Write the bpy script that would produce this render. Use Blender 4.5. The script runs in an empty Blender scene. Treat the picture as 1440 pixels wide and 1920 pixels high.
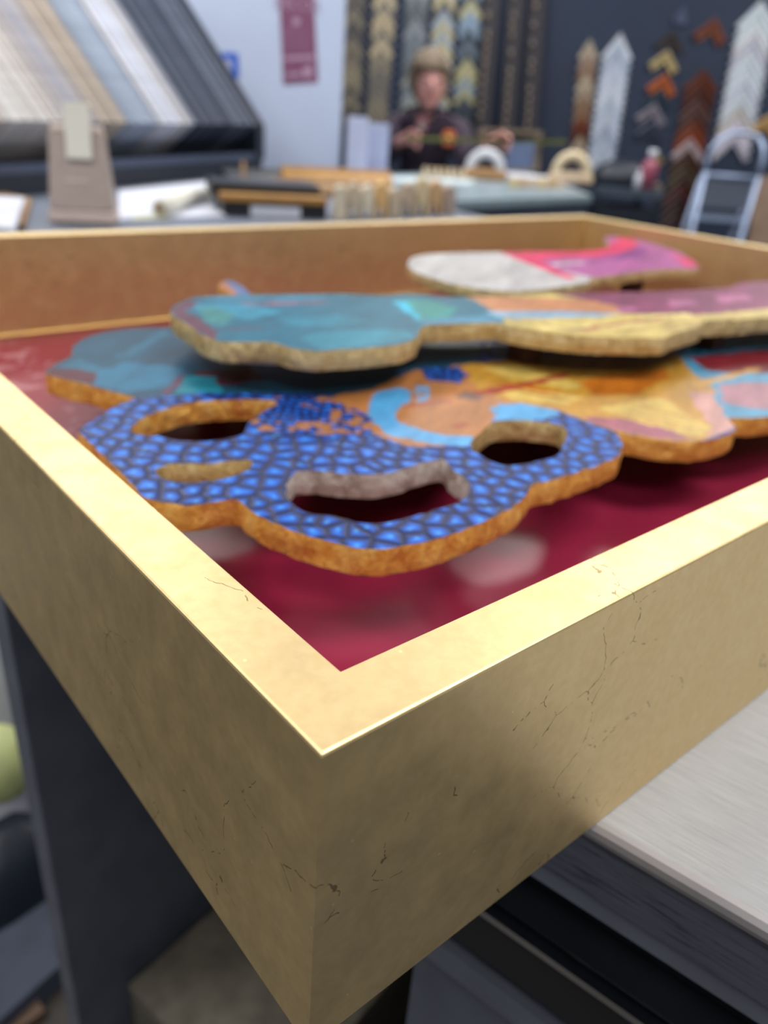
import bpy, bmesh, math, random
import numpy as np
from mathutils import Vector, Matrix, noise
from mathutils.geometry import delaunay_2d_cdt

random.seed(7)
SC = bpy.context.scene
COL = SC.collection
PI = math.pi

# ------------------------------------------------------------------ camera
F_PX, PITCH, ROLL = 1475.87, 0.471825, 0.077830
ZT = 1.1145                                  # top of the gilded frame
CAM = Vector((0, 0, ZT + 0.13))
FW = Vector((0, math.cos(PITCH), -math.sin(PITCH)))
R0 = Vector((1, 0, 0)); U0 = R0.cross(FW)
RT = R0*math.cos(ROLL) + U0*math.sin(ROLL)
UP = -R0*math.sin(ROLL) + U0*math.cos(ROLL)
cd = bpy.data.cameras.new('camera'); cam = bpy.data.objects.new('camera', cd); COL.objects.link(cam)
m = Matrix((( RT.x, UP.x, -FW.x, CAM.x), (RT.y, UP.y, -FW.y, CAM.y), (RT.z, UP.z, -FW.z, CAM.z), (0, 0, 0, 1)))
cam.matrix_world = m
cd.sensor_fit = 'VERTICAL'; cd.sensor_height = 36; cd.lens = F_PX/1920*36
cd.clip_start = 0.01; cd.clip_end = 100
cd.dof.use_dof = True; cd.dof.focus_distance = 0.228; cd.dof.aperture_fstop = 8.0
SC.camera = cam

# ------------------------------------------------------------------ world and lamps
SC.view_settings.view_transform = 'Standard'; SC.view_settings.look = 'None'
SC.view_settings.exposure = 0.0; SC.view_settings.gamma = 1
w = bpy.data.worlds.new('world'); SC.world = w; w.use_nodes = True
w.node_tree.nodes['Background'].inputs[0].default_value = (0.62, 0.66, 0.74, 1)
w.node_tree.nodes['Background'].inputs[1].default_value = 0.27
def area(loc, sx, sy, power, col=(1, 0.985, 0.96)):
    l = bpy.data.lights.new('ceiling_panel_light', 'AREA'); l.shape = 'RECTANGLE'; l.size = sx; l.size_y = sy
    l.energy = power; l.color = col
    o = bpy.data.objects.new('ceiling_panel_light', l); COL.objects.link(o); o.location = loc
    return o
for (x, y, p) in [(-1.5, 0.3, 30), (0.9, 0.5, 30), (-1.3, 2.6, 38), (1.1, 2.8, 34), (0.0, 4.3, 34), (2.3, 4.2, 30), (0.2, -1.2, 22)]:
    area((x, y, 2.74), 1.2, 0.6, p*1.0)

# ------------------------------------------------------------------ geometry helpers
def ray(px, py): return FW + RT*((px-720)/F_PX) - UP*((py-960)/F_PX)
def P(px, py, z):
    d = ray(px, py); return CAM + d*((z-CAM.z)/d.z)
def YP(px, py, y):
    d = ray(px, py); return CAM + d*(y/d.y)
def scale_at(p): return F_PX/((Vector(p)-CAM).dot(FW))       # pixels per metre there

def world_loc(o):
    v = Vector((0, 0, 0))
    while o: v += o.location; o = o.parent
    return v
def tag(o, label=None, cat=None, group=None, kind=None):
    if label: o['label'] = label
    if cat: o['category'] = cat
    if group: o['group'] = group
    if kind: o['kind'] = kind
    return o
def thing(name, loc, label, cat, group=None):
    o = bpy.data.objects.new(name, None); COL.objects.link(o); o.location = loc; o.empty_display_size = 0.02
    return tag(o, label, cat, group)
def obj(name, bm, mat, parent=None, smooth=False, local=False, bevel=0, origin=None):
    me = bpy.data.meshes.new(name)
    bmesh.ops.recalc_face_normals(bm, faces=bm.faces)
    if parent is not None and not local:
        bmesh.ops.translate(bm, verts=bm.verts, vec=-world_loc(parent))
    loc = Vector((0, 0, 0))
    if parent is None and not local:
        xs = [v.co for v in bm.verts]
        lo = Vector((min(c.x for c in xs), min(c.y for c in xs), min(c.z for c in xs)))
        hi = Vector((max(c.x for c in xs), max(c.y for c in xs), max(c.z for c in xs)))
        loc = Vector(((lo.x+hi.x)/2, (lo.y+hi.y)/2, lo.z)) if origin is None else Vector(origin)
        bmesh.ops.translate(bm, verts=bm.verts, vec=-loc)
    bm.to_mesh(me); bm.free()
    if smooth:
        for p in me.polygons: p.use_smooth = True
    if mat: me.materials.append(mat)
    o = bpy.data.objects.new(name, me); COL.objects.link(o); o.location = loc
    if parent is not None: o.parent = parent
    if bevel:
        b = o.modifiers.new('bevel', 'BEVEL'); b.width = bevel; b.segments = 2; b.limit_method = 'ANGLE'
    return o
def box(bm, c, s, yaw=0.0, mtx=None):
    """box with base centre c, size s"""
    M = Matrix.Translation(Vector(c)+Vector((0, 0, s[2]/2))) @ Matrix.Rotation(yaw, 4, 'Z') @ Matrix.Diagonal((s[0], s[1], s[2], 1))
    if mtx: M = mtx @ M
    bmesh.ops.create_cube(bm, size=1, matrix=M); return bm
def prism(bm, pts, z0, z1):
    a = [bm.verts.new((p[0], p[1], z0)) for p in pts]; b = [bm.verts.new((p[0], p[1], z1)) for p in pts]
    n = len(pts); bm.faces.new(a[::-1]); bm.faces.new(b)
    for i in range(n): bm.faces.new((a[i], a[(i+1) % n], b[(i+1) % n], b[i]))
    return bm
def hexa(bm, a, b):
    """two matching loops of points joined into a closed solid"""
    A = [bm.verts.new(p) for p in a]; B = [bm.verts.new(p) for p in b]; n = len(a)
    bm.faces.new(A[::-1]); bm.faces.new(B)
    for i in range(n): bm.faces.new((A[i], A[(i+1) % n], B[(i+1) % n], B[i]))
    return bm
def tube(bm, pts, r, n=10, closed=False, axis=None):
    pts = [Vector(p) for p in pts]; rings = []
    rr = r if isinstance(r, (list, tuple)) else [r]*len(pts)
    for i, p in enumerate(pts):
        a = pts[i-1] if (i > 0 or closed) else p; b = pts[(i+1) % len(pts)] if (i < len(pts)-1 or closed) else p
        t = (b-a).normalized(); ref = axis or (Vector((0, 0, 1)) if abs(t.z) < 0.9 else Vector((1, 0, 0)))
        x = t.cross(ref).normalized(); y = t.cross(x)
        rings.append([bm.verts.new(p + (x*math.cos(2*PI*k/n) + y*math.sin(2*PI*k/n))*rr[i]) for k in range(n)])
    L = len(rings)
    for i in range(L if closed else L-1):
        for k in range(n):
            bm.faces.new((rings[i][k], rings[i][(k+1) % n], rings[(i+1) % L][(k+1) % n], rings[(i+1) % L][k]))
    if not closed: bm.faces.new(rings[0][::-1]); bm.faces.new(rings[-1])
    return bm
def ball(bm, c, r, seg=16):
    r = r if isinstance(r, (tuple, list)) else (r, r, r)
    bmesh.ops.create_uvsphere(bm, u_segments=seg, v_segments=max(6, seg//2), radius=1, matrix=Matrix.Translation(c) @ Matrix.Diagonal((r[0], r[1], r[2], 1)))
    return bm
NB = bmesh.new

# ------------------------------------------------------------------ materials
def srgb(r, g, b):
    f = lambda c: (c/255/12.92) if c/255 <= 0.04045 else ((c/255+0.055)/1.055)**2.4
    return (f(r), f(g), f(b), 1)
def base_mat(name, col, rough=0.5, metal=0.0):
    mt = bpy.data.materials.new(name); mt.use_nodes = True
    b = mt.node_tree.nodes['Principled BSDF']
    b.inputs['Base Color'].default_value = col; b.inputs['Roughness'].default_value = rough; b.inputs['Metallic'].default_value = metal
    return mt, mt.node_tree, b
def N(nt, t, **kw):
    n = nt.nodes.new(t)
    for k, v in kw.items(): setattr(n, k, v)
    return n
def ramp(nt, fac, stops):
    r = N(nt, 'ShaderNodeValToRGB'); e = r.color_ramp.elements
    while len(e) < len(stops): e.new(0.5)
    for i, (p, c) in enumerate(stops): e[i].position = p; e[i].color = c if len(c) == 4 else (*c, 1)
    nt.links.new(fac, r.inputs[0]); return r.outputs[0]
def mixc(nt, fac, a, b, mode='MIX'):
    n = N(nt, 'ShaderNodeMix', data_type='RGBA', blend_type=mode)
    for s, v in ((n.inputs[0], fac), (n.inputs[6], a), (n.inputs[7], b)):
        if hasattr(v, 'links'): nt.links.new(v, s)
        else: s.default_value = v
    return n.outputs[2]
def mth(nt, op, a, b=0.0, c=None):
    n = N(nt, 'ShaderNodeMath', operation=op)
    for i, v in enumerate((a, b) if c is None else (a, b, c)):
        if hasattr(v, 'links'): nt.links.new(v, n.inputs[i])
        else: n.inputs[i].default_value = v
    return n.outputs[0]
def coords(nt, scale=(1, 1, 1), rot=(0, 0, 0)):
    t = N(nt, 'ShaderNodeTexCoord'); m0 = N(nt, 'ShaderNodeMapping'); mp = N(nt, 'ShaderNodeMapping')
    nt.links.new(t.outputs['Object'], m0.inputs[0]); nt.links.new(m0.outputs[0], mp.inputs[0])
    mp.inputs['Scale'].default_value = scale; m0.inputs['Rotation'].default_value = rot
    return mp.outputs[0]
def noise_t(nt, vec, scale, detail=4, rough=0.5):
    n = N(nt, 'ShaderNodeTexNoise'); nt.links.new(vec, n.inputs['Vector'])
    n.inputs['Scale'].default_value = scale; n.inputs['Detail'].default_value = detail; n.inputs['Roughness'].default_value = rough
    return n.outputs['Fac']
def bump(nt, b, h, strength=0.3, dist=0.001):
    n = N(nt, 'ShaderNodeBump'); n.inputs['Strength'].default_value = strength; n.inputs['Distance'].default_value = dist
    nt.links.new(h, n.inputs['Height']); nt.links.new(n.outputs[0], b.inputs['Normal'])
def plain(name, col, rough=0.6, metal=0.0, var=0.12, scale=25.0):
    """a colour with faint procedural variation"""
    mt, nt, b = base_mat(name, col, rough, metal)
    n = noise_t(nt, coords(nt), scale)
    lo = tuple(c*(1-var) for c in col[:3])+(1,); hi = tuple(min(1, c*(1+var)) for c in col[:3])+(1,)
    nt.links.new(ramp(nt, n, [(0.3, lo), (0.7, hi)]), b.inputs['Base Color'])
    bump(nt, b, n, 0.1, 0.0005)
    return mt

def gold_leaf():
    mt, nt, b = base_mat('gold_leaf', (0.78, 0.62, 0.32, 1), 0.4, 0.84)
    v = coords(nt)
    big = noise_t(nt, v, 9, 4); fine = noise_t(nt, v, 260, 3)
    col = ramp(nt, big, [(0.3, (0.77, 0.575, 0.285)), (0.7, (0.81, 0.615, 0.32))])
    # leaf sheet tint
    col = mixc(nt, 0.25, col, ramp(nt, fine, [(0.35, (0.66, 0.50, 0.24)), (0.65, (0.85, 0.70, 0.40))]))
    # fine cracks, only in patches
    wn = N(nt, 'ShaderNodeTexNoise'); nt.links.new(v, wn.inputs['Vector']); wn.inputs['Scale'].default_value = 22; wn.inputs['Detail'].default_value = 5
    warp = N(nt, 'ShaderNodeVectorMath', operation='MULTIPLY_ADD'); nt.links.new(wn.outputs['Color'], warp.inputs[0]); warp.inputs[1].default_value = (0.035,)*3; nt.links.new(v, warp.inputs[2])
    vo = N(nt, 'ShaderNodeTexVoronoi', feature='DISTANCE_TO_EDGE'); nt.links.new(warp.outputs[0], vo.inputs['Vector']); vo.inputs['Scale'].default_value = 30
    line = mth(nt, 'LESS_THAN', vo.outputs['Distance'], 0.0055)
    patch = mth(nt, 'GREATER_THAN', noise_t(nt, v, 16, 3), 0.56)
    broken = mth(nt, 'GREATER_THAN', noise_t(nt, v, 230, 2), 0.50)
    crack = mth(nt, 'MULTIPLY', mth(nt, 'MULTIPLY', line, patch), broken)
    # specks
    sp = N(nt, 'ShaderNodeTexVoronoi'); nt.links.new(v, sp.inputs['Vector']); sp.inputs['Scale'].default_value = 130
    speck = mth(nt, 'MULTIPLY', mth(nt, 'LESS_THAN', sp.outputs['Distance'], 0.07), mth(nt, 'GREATER_THAN', noise_t(nt, v, 40, 2), 0.55))
    col = mixc(nt, mth(nt, 'MULTIPLY', crack, 0.65), col, (0.10, 0.07, 0.04, 1))
    col = mixc(nt, mth(nt, 'MULTIPLY', speck, 0.6), col, (1.0, 0.86, 0.5, 1))
    nt.links.new(col, b.inputs['Base Color'])
    r = ramp(nt, noise_t(nt, v, 60, 4), [(0.3, (0.42,)*3), (0.7, (0.52,)*3)])
    nt.links.new(r, b.inputs['Roughness'])
    # long soft brush scratches
    sv = coords(nt, (40, 40, 520), (0.5, 0.3, 0.6))
    sc = noise_t(nt, sv, 1.0, 4, 0.6)
    h = mth(nt, 'ADD', mth(nt, 'MULTIPLY', sc, 0.12), mth(nt, 'SUBTRACT', mth(nt, 'MULTIPLY', fine, 0.5), crack))
    bump(nt, b, h, 0.07, 0.0005)
    return mt
def gilt_edge(name, ca, cb, cc, rough=0.33, metal=0.85):
    mt, nt, b = base_mat(name, ca, rough, metal)
    v = coords(nt, (1, 1, 0.6))
    n1 = noise_t(nt, v, 45, 5, 0.6); n2 = noise_t(nt, v, 170, 5, 0.65)
    col = ramp(nt, n1, [(0.32, cb), (0.5, ca), (0.72, cc)])
    nt.links.new(mixc(nt, 0.35, col, ramp(nt, n2, [(0.35, cb), (0.65, cc)])), b.inputs['Base Color'])
    nt.links.new(ramp(nt, n2, [(0.3, (0.22,)*3), (0.7, (0.5,)*3)]), b.inputs['Roughness'])
    bump(nt, b, mth(nt, 'ADD', n1, n2), 0.9, 0.004)
    return mt
def paint_mat(name, scales=True):
    """brush paint: colours come from the painted regions (attribute), the scale pattern is procedural"""
    mt, nt, b = base_mat(name, (0.5, 0.5, 0.5, 1), 0.38)
    b.inputs['Specular IOR Level'].default_value = 0.22
    at = N(nt, 'ShaderNodeAttribute', attribute_name='paint')
    v = coords(nt)
    br = noise_t(nt, coords(nt, (60, 14, 60), (0, 0, 0.35)), 1.0, 5, 0.65)
    fn = noise_t(nt, v, 320, 4, 0.6)
    base = mixc(nt, 1.0, at.outputs['Color'], ramp(nt, br, [(0.3, (0.50,)*3), (0.7, (0.92,)*3)]), 'MULTIPLY')
    base = mixc(nt, 1.0, base, ramp(nt, fn, [(0.3, (0.88,)*3), (0.7, (1.1,)*3)]), 'MULTIPLY')
    hgt = br
    if scales:
        wn = N(nt, 'ShaderNodeTexNoise'); nt.links.new(v, wn.inputs['Vector']); wn.inputs['Scale'].default_value = 60
        wv = N(nt, 'ShaderNodeVectorMath', operation='MULTIPLY_ADD'); nt.links.new(wn.outputs['Color'], wv.inputs[0]); wv.inputs[1].default_value = (0.004,)*3; nt.links.new(v, wv.inputs[2])
        def scl(s):
            e = N(nt, 'ShaderNodeTexVoronoi', feature='DISTANCE_TO_EDGE', voronoi_dimensions='2D'); nt.links.new(wv.outputs[0], e.inputs['Vector']); e.inputs['Scale'].default_value = s; e.inputs['Randomness'].default_value = 0.72
            f = N(nt, 'ShaderNodeTexVoronoi', feature='F1', voronoi_dimensions='2D'); nt.links.new(wv.outputs[0], f.inputs['Vector']); f.inputs['Scale'].default_value = s; f.inputs['Randomness'].default_value = 0.72
            c = ramp(nt, e.outputs['Distance'], [(0.04, (0.006, 0.009, 0.045)), (0.15, (0.008, 0.03, 0.17)), (0.27, (0.007, 0.075, 0.42)), (0.46, (0.012, 0.17, 0.68))])
            dot = ramp(nt, f.outputs['Distance'], [(0.06, (1,)*3), (0.13, (0,)*3)])
            return c, e.outputs['Distance'], dot
        c1, h1, d1 = scl(84); c2, h2, d2 = scl(150)
        c1 = mixc(nt, mth(nt, 'MULTIPLY', d1, 0.3), c1, (0.12, 0.62, 0.95, 1))
        big = ramp(nt, at.outputs['Alpha'], [(0.70, (0,)*3), (0.74, (1,)*3)])
        c = mixc(nt, big, c2, c1)
        on = mth(nt, 'GREATER_THAN', mth(nt, 'ADD', at.outputs['Alpha'], mth(nt, 'MULTIPLY', mth(nt, 'SUBTRACT', noise_t(nt, v, 110, 3), 0.5), 0.5)), 0.30)
        base = mixc(nt, on, base, c)
        hgt = mth(nt, 'ADD', br, mth(nt, 'MULTIPLY', mth(nt, 'MINIMUM', h1, 0.2), mth(nt, 'MULTIPLY', on, 5.0)))
    nt.links.new(base, b.inputs['Base Color'])
    bump(nt, b, hgt, 0.35, 0.0009)
    return mt
def brushed_laminate():
    mt, nt, b = base_mat('brushed_grey_laminate', srgb(150, 152, 158), 0.42)
    v = coords(nt, (6, 150, 6), (0, 0, math.radians(-143.7)))
    n = noise_t(nt, v, 6, 6, 0.7)
    nt.links.new(ramp(nt, n, [(0.28, srgb(150, 152, 156)), (0.5, srgb(170, 171, 174)), (0.75, srgb(192, 192, 194))]), b.inputs['Base Color'])
    bump(nt, b, n, 0.12, 0.0004); return mt
def dark_grain():
    mt, nt, b = base_mat('dark_wood_grain_laminate', srgb(62, 64, 74), 0.4)
    v = coords(nt, (14, 60, 300), (0, 0, math.radians(-143.7)))
    n = noise_t(nt, v, 2.0, 6, 0.7)
    nt.links.new(ramp(nt, n, [(0.36, srgb(46, 48, 58)), (0.46, srgb(84, 87, 100)), (0.7, srgb(94, 97, 110))]), b.inputs['Base Color'])
    bump(nt, b, n, 0.2, 0.0004); return mt

M = {}
M['gold'] = gold_leaf()
mt, nt, b = base_mat('glossy_red_backing', srgb(118, 10, 38), 0.30); M['red'] = mt
at = N(nt, 'ShaderNodeAttribute', attribute_name='paint'); v = coords(nt)
pale = mth(nt, 'MULTIPLY', at.outputs['Alpha'], mth(nt, 'GREATER_THAN', noise_t(nt, coords(nt, (1, 1, 1)), 75, 4, 0.6), 0.56))
c = ramp(nt, noise_t(nt, v, 14, 3), [(0.3, (0.20, 0.010, 0.034)), (0.7, (0.25, 0.014, 0.046))])
nt.links.new(mixc(nt, mth(nt, 'MULTIPLY', pale, 0.5), c, (0.5, 0.25, 0.3, 1)), b.inputs['Base Color'])
dust = N(nt, 'ShaderNodeTexVoronoi'); nt.links.new(v, dust.inputs['Vector']); dust.inputs['Scale'].default_value = 90
bump(nt, b, noise_t(nt, v, 18, 2), 0.05, 0.001)
M['edge_orange'] = gilt_edge('orange_gilt_edge', (0.88, 0.46, 0.08, 1), (0.56, 0.17, 0.04, 1), (1.0, 0.72, 0.24, 1), 0.33, 0.3)
M['edge_gold'] = gilt_edge('pale_gilt_edge', (0.78, 0.60, 0.27, 1), (0.50, 0.34, 0.12, 1), (1.0, 0.88, 0.52, 1), 0.33, 0.45)
M['edge_pale'] = gilt_edge('pale_glare_edge', (0.62, 0.56, 0.52, 1), (0.22, 0.13, 0.08, 1), (0.8, 0.76, 0.72, 1), 0.5, 0.15)  # whitish glare on the big hole's wall, painted into the edge colour
M['paint_scales'] = paint_mat('painted_scales_and_colours', True)
M['paint'] = paint_mat('painted_colours', False)
M['mdf'] = plain('dark_panel_back', srgb(70, 40, 30), 0.6)
M['laminate'] = brushed_laminate(); M['grain'] = dark_grain()
M['alu'] = plain('satin_aluminium_edging', srgb(150, 146, 148), 0.5, 0.3, 0.05)
M['chrome'] = plain('chrome', srgb(205, 208, 214), 0.12, 1.0, 0.03)
M['cab_dark'] = plain('charcoal_panel', srgb(92, 96, 108), 0.5)
M['cab_edge'] = plain('grey_edge_band', srgb(104, 108, 120), 0.4)
M['gloss_black'] = plain('gloss_black_front', srgb(32, 35, 40), 0.12)
M['floor'] = plain('worn_shop_floor', srgb(66, 61, 56), 0.5, 0, 0.25, 4)
M['ceil'] = plain('white_ceiling', srgb(225, 226, 228), 0.8)
M['navy'] = plain('navy_wall_paint', srgb(30, 42, 64), 0.75, 0, 0.12, 3)
M['white_wall'] = plain('white_wall_paint', srgb(186, 198, 224), 0.7, 0, 0.03, 5)
M['desk'] = plain('slate_grey_desktop', srgb(112, 120, 136), 0.45)
M['slate'] = plain('slate_panel', srgb(66, 76, 98), 0.5)
M['counter'] = plain('pale_grey_green_worktop', srgb(132, 150, 160), 0.3)
M['rack'] = plain('navy_black_rack', srgb(26, 33, 46), 0.5)
M['paper'] = plain('white_paper', srgb(208, 211, 224), 0.8, 0, 0.03)
M['cream'] = plain('cream_paper', srgb(226, 224, 212), 0.8, 0, 0.03)
M['beige'] = plain('beige_plastic', srgb(172, 156, 148), 0.45, 0, 0.04)
M['beige_light'] = plain('light_beige_plastic', srgb(196, 178, 170), 0.4, 0, 0.04)
M['black'] = plain('black_lacquer', srgb(26, 28, 34), 0.35)
M['gilt'] = plain('bright_gilt_moulding', srgb(162, 120, 62), 0.45, 0.2)
M['gilt_dull'] = plain('dull_gilt_moulding', srgb(138, 104, 66), 0.5, 0.2)
M['kraft'] = plain('kraft_board', srgb(160, 124, 84), 0.8)
M['canvas_grey'] = plain('grey_brown_board', srgb(92, 88, 76), 0.75, 0, 0.3, 14)
M['lilac'] = plain('pale_lilac_board', srgb(176, 184, 212), 0.7, 0, 0.04)
M['ladder'] = plain('pale_grey_painted_metal', srgb(150, 166, 196), 0.35, 0.2)
M['tread'] = plain('dark_grey_rubber', srgb(76, 84, 100), 0.7)
M['maroon'] = plain('maroon_poster', srgb(122, 70, 102), 0.6)
M['pale_print'] = plain('pale_poster_print', srgb(170, 140, 165), 0.6)
M['blue'] = plain('bright_blue_plastic', srgb(30, 90, 200), 0.4)
M['ochre'] = plain('ochre_tape', srgb(92, 96, 48), 0.5)

TINT = {}
def tint(rgb, rough=0.45, metal=0.0, name='moulding_finish'):
    k = (rgb, rough, metal)
    if k not in TINT: TINT[k] = plain(name, srgb(*rgb), rough, metal, 0.15, 40)
    return TINT[k]

# ------------------------------------------------------------------ the setting
def struct(name, bm, mat, **k): return tag(obj(name, bm, mat, **k), kind='structure')
struct('floor', box(NB(), (0.6, 2.0, -0.05), (7.6, 8.0, 0.05)), M['floor'])
struct('ceiling', box(NB(), (0.6, 2.0, 2.8), (7.6, 8.0, 0.05)), M['ceil'])
struct('wall_back', box(NB(), (0.6, 5.30, 0), (7.6, 0.10, 2.8)), M['navy'])
struct('wall_left', box(NB(), (-0.86, 3.62, 0), (1.105, 0.14, 2.8)), M['white_wall'])

# ------------------------------------------------------------------ near work table with drawers
E2 = Vector((-0.8064, 0.5914, 0)); E1 = Vector((0.5914, 0.8064, 0)); T0 = Vector((0.0957, 0.2252, 0))
def tp(s, d, z): return T0 + E2*s + E1*d + Vector((0, 0, z))
def tbox(bm, s0, s1, d0, d1, z0, z1):
    q = [tp(s0, d0, 0), tp(s1, d0, 0), tp(s1, d1, 0), tp(s0, d1, 0)]
    return prism(bm, q, z0, z1)
tbl = thing('work_table', tp(-0.3, 0.6, 0), 'work table with brushed grey laminate top and metal edge strip under the gold frame', 'table')
obj('table_top', tbox(NB(), -1.15, 0.511, 0.0, 1.15, 0.972, 1.0), M['laminate'], tbl)
bm = NB()
prof = [(0.0, 1.0004), (-0.0025, 0.9998), (-0.0045, 0.998), (-0.0052, 0.9955), (-0.0045, 0.993), (0.0, 0.991)]
hexa(bm, [tp(-1.15, d-0.0002, z) for d, z in prof], [tp(0.511, d-0.0002, z) for d, z in prof])
obj('edge_strip', bm, M['alu'], tbl, smooth=False)
obj('end_panel', tbox(NB(), 0.487, 0.511, 0.004, 1.12, 0.0, 0.972), M['cab_dark'], tbl)
obj('end_panel_edging', tbox(NB(), 0.487, 0.511, 0.0015, 0.0038, 0.0, 0.971), M['cab_edge'], tbl)
obj('fascia', tbox(NB(), -1.15, 0.485, 0.001, 0.02, 0.9605, 0.9715), M['grain'], tbl)
# front fascia below the top edge
obj('fascia', tbox(NB(), -1.15, 0.12, -0.001, 0.0008, 0.9605, 0.9905), M['grain'], tbl)
obj('back_panel', tbox(NB(), -1.15, 0.485, 1.09, 1.11, 0.0, 0.972), M['cab_dark'], tbl)
cab = thing('drawer_cabinet', tp(-0.45, 0.5, 0), 'glossy black drawer cabinet with chrome pull rails beneath the grey worktop', 'cabinet')
obj('carcass', tbox(NB(), -1.14, 0.075, 0.025, 1.05, 0.02, 0.955), M['gloss_black'], cab)
obj('top_rail', tbox(NB(), -1.14, 0.08, 0.004, 0.024, 0.944, 0.958), M['cab_edge'], cab)
obj('plinth', tbox(NB(), -1.12, 0.07, 0.06, 1.0, 0.0, 0.02), M['black'], cab)
for i, (z0, z1) in enumerate([(0.868, 0.914), (0.66, 0.858), (0.35, 0.65), (0.04, 0.34)]):
    dr = obj('drawer', tbox(NB(), -1.14, 0.077, 0.004, 0.024, z0, z1), M['gloss_black'] if i == 0 else M['cab_dark'], cab)
    obj('drawer_handle', tbox(NB(), -1.14, 0.078, -0.004, 0.004, z1-0.0045, z1-0.0005), M['chrome'] if i == 0 else M['cab_edge'], dr)

# ------------------------------------------------------------------ the gilded frame
AZ = 0.7267965
A0 = Vector((-0.0097706, 0.1323698, ZT)); V = Vector((math.cos(AZ), math.sin(AZ), 0)); U = Vector((-math.sin(AZ), math.cos(AZ), 0))
HH, WW, LU, LV, DD = 0.1140, 0.02158, 0.7300, 1.0424, 0.0940
def tr(s, t, z): return A0 + V*s + U*t + Vector((0, 0, z))
def T(px, py, z):
    q = P(px, py, ZT+z) - A0; return (q.dot(V), q.dot(U))
fr = thing('shadow_box_frame', tr(LV/2, LU/2, -HH), 'large deep gold leaf tray frame with red backing on the work table', 'picture frame')
cr = 0.0009; prof_r = [(0, -HH), (0, -cr), (cr*0.3, -cr*0.3), (cr, 0), (WW-cr*0.6, 0), (WW, -cr*0.6), (WW, -HH)]
def corner_at(k, i):   # frame corner k, inset i
    return [(i, i), (LV-i, i), (LV-i, LU-i), (i, LU-i)][k % 4]
for k in range(4):
    hexa_a = [tr(*corner_at(k, i), z_) for i, z_ in prof_r]; hexa_b = [tr(*corner_at(k+1, i), z_) for i, z_ in prof_r]
    obj('rail', hexa(NB(), hexa_a, hexa_b), M['gold'], fr)

def pip(poly, pts):
    x = pts[:, 0][:, None]; y = pts[:, 1][:, None]; p = np.array(poly); q = np.roll(p, -1, 0)
    out = np.zeros(len(pts), bool)
    for k in range(0, len(pts), 8000):
        X = x[k:k+8000]; Y = y[k:k+8000]
        c = ((p[:, 1] > Y) != (q[:, 1] > Y))
        den = q[:, 1]-p[:, 1]; den = np.where(den == 0, 1e-12, den)
        xi = (q[:, 0]-p[:, 0])*(Y-p[:, 1])/den + p[:, 0]
        out[k:k+8000] = (np.sum(c & (X < xi), 1) % 2) == 1
    return out
def set_paint(me, cols):
    a = me.color_attributes.new('paint', 'FLOAT_COLOR', 'POINT'); a.data.foreach_set('color', np.asarray(cols, dtype=np.float32).ravel())

bm = NB(); lipw = 0.0035
lo_l = [(WW, WW), (LV-WW, WW), (LV-WW, LU-WW), (WW, LU-WW)]; li_l = [(WW+lipw, WW+lipw), (LV-WW-lipw, WW+lipw), (LV-WW-lipw, LU-WW-lipw), (WW+lipw, LU-WW-lipw)]
for k in range(4):
    k2 = (k+1) % 4
    q_ = [tr(*lo_l[k], -DD+0.0005), tr(*li_l[k], -DD+0.0005), tr(*li_l[k], -DD+0.0025), tr(*lo_l[k], -DD+0.0035)]
    q2_ = [tr(*lo_l[k2], -DD+0.0005), tr(*li_l[k2], -DD+0.0005), tr(*li_l[k2], -DD+0.0025), tr(*lo_l[k2], -DD+0.0035)]
    hexa(bm, q_, q2_)
obj('inner_lip', bm, M['gold'], fr)
# red backing with faint pale handwriting-like marks near the far left
nx, ny = 120, 90
bm = NB(); zb = -DD
gv = [[bm.verts.new(tr(WW+(LV-2*WW)*i/nx, WW+(LU-2*WW)*j/ny, zb)) for j in range(ny+1)] for i in range(nx+1)]
for i in range(nx):
    for j in range(ny): bm.faces.new((gv[i][j], gv[i+1][j], gv[i+1][j+1], gv[i][j+1]))
bk = obj('backing_panel', bm, M['red'], fr)
cols = []
for i in range(nx+1):
    for j in range(ny+1):
        s, t = WW+(LV-2*WW)*i/nx, WW+(LU-2*WW)*j/ny
        cols.append((0, 0, 0, 1.0 if (s < 0.14 and t > 0.40) else 0.0))
set_paint(bk.data, cols)
bm = NB(); q = [tr(*p, 0) for p in ((WW, WW), (LV-WW, WW), (LV-WW, LU-WW), (WW, LU-WW))]
prism(bm, q, ZT-HH+0.002, ZT-DD-0.0005); obj('back_board', bm, M['mdf'], fr)

# ------------------------------------------------------------------ painted cut-outs
def smooth_loop(pts, seg=0.004, jit=0.0):
    n = len(pts); out = []
    for i in range(n):
        p0, p1, p2, p3 = [np.array(pts[(i+k-1) % n]) for k in range(4)]
        L = np.linalg.norm(p2-p1); m_ = max(1, int(L/seg))
        for k in range(m_):
            t = k/m_
            # mild tension spline
            c = 0.5*((2*p1) + (-p0+p2)*t*0.8 + (2*p0*0.8-5*p1+4.2*p2-0.8*p3+0.2*(0*p0) + 0.2*(p1-p1) + 0.8*0)*0 )
            a = 0.4
            m1 = a*(p2-p0); m2 = a*(p3-p1)
            # limit tangents by segment length
            for mm in (m1, m2):
                l = np.linalg.norm(mm)
                if l > L: mm *= L/l
            h = (2*t**3-3*t**2+1)*p1 + (t**3-2*t**2+t)*m1 + (-2*t**3+3*t**2)*p2 + (t**3-t**2)*m2
            if jit: h = h + np.array([noise.noise(Vector((h[0]*220, h[1]*220, 3))), noise.noise(Vector((h[0]*220, h[1]*220, 9)))])*jit
            out.append((float(h[0]), float(h[1])))
    return out
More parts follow.
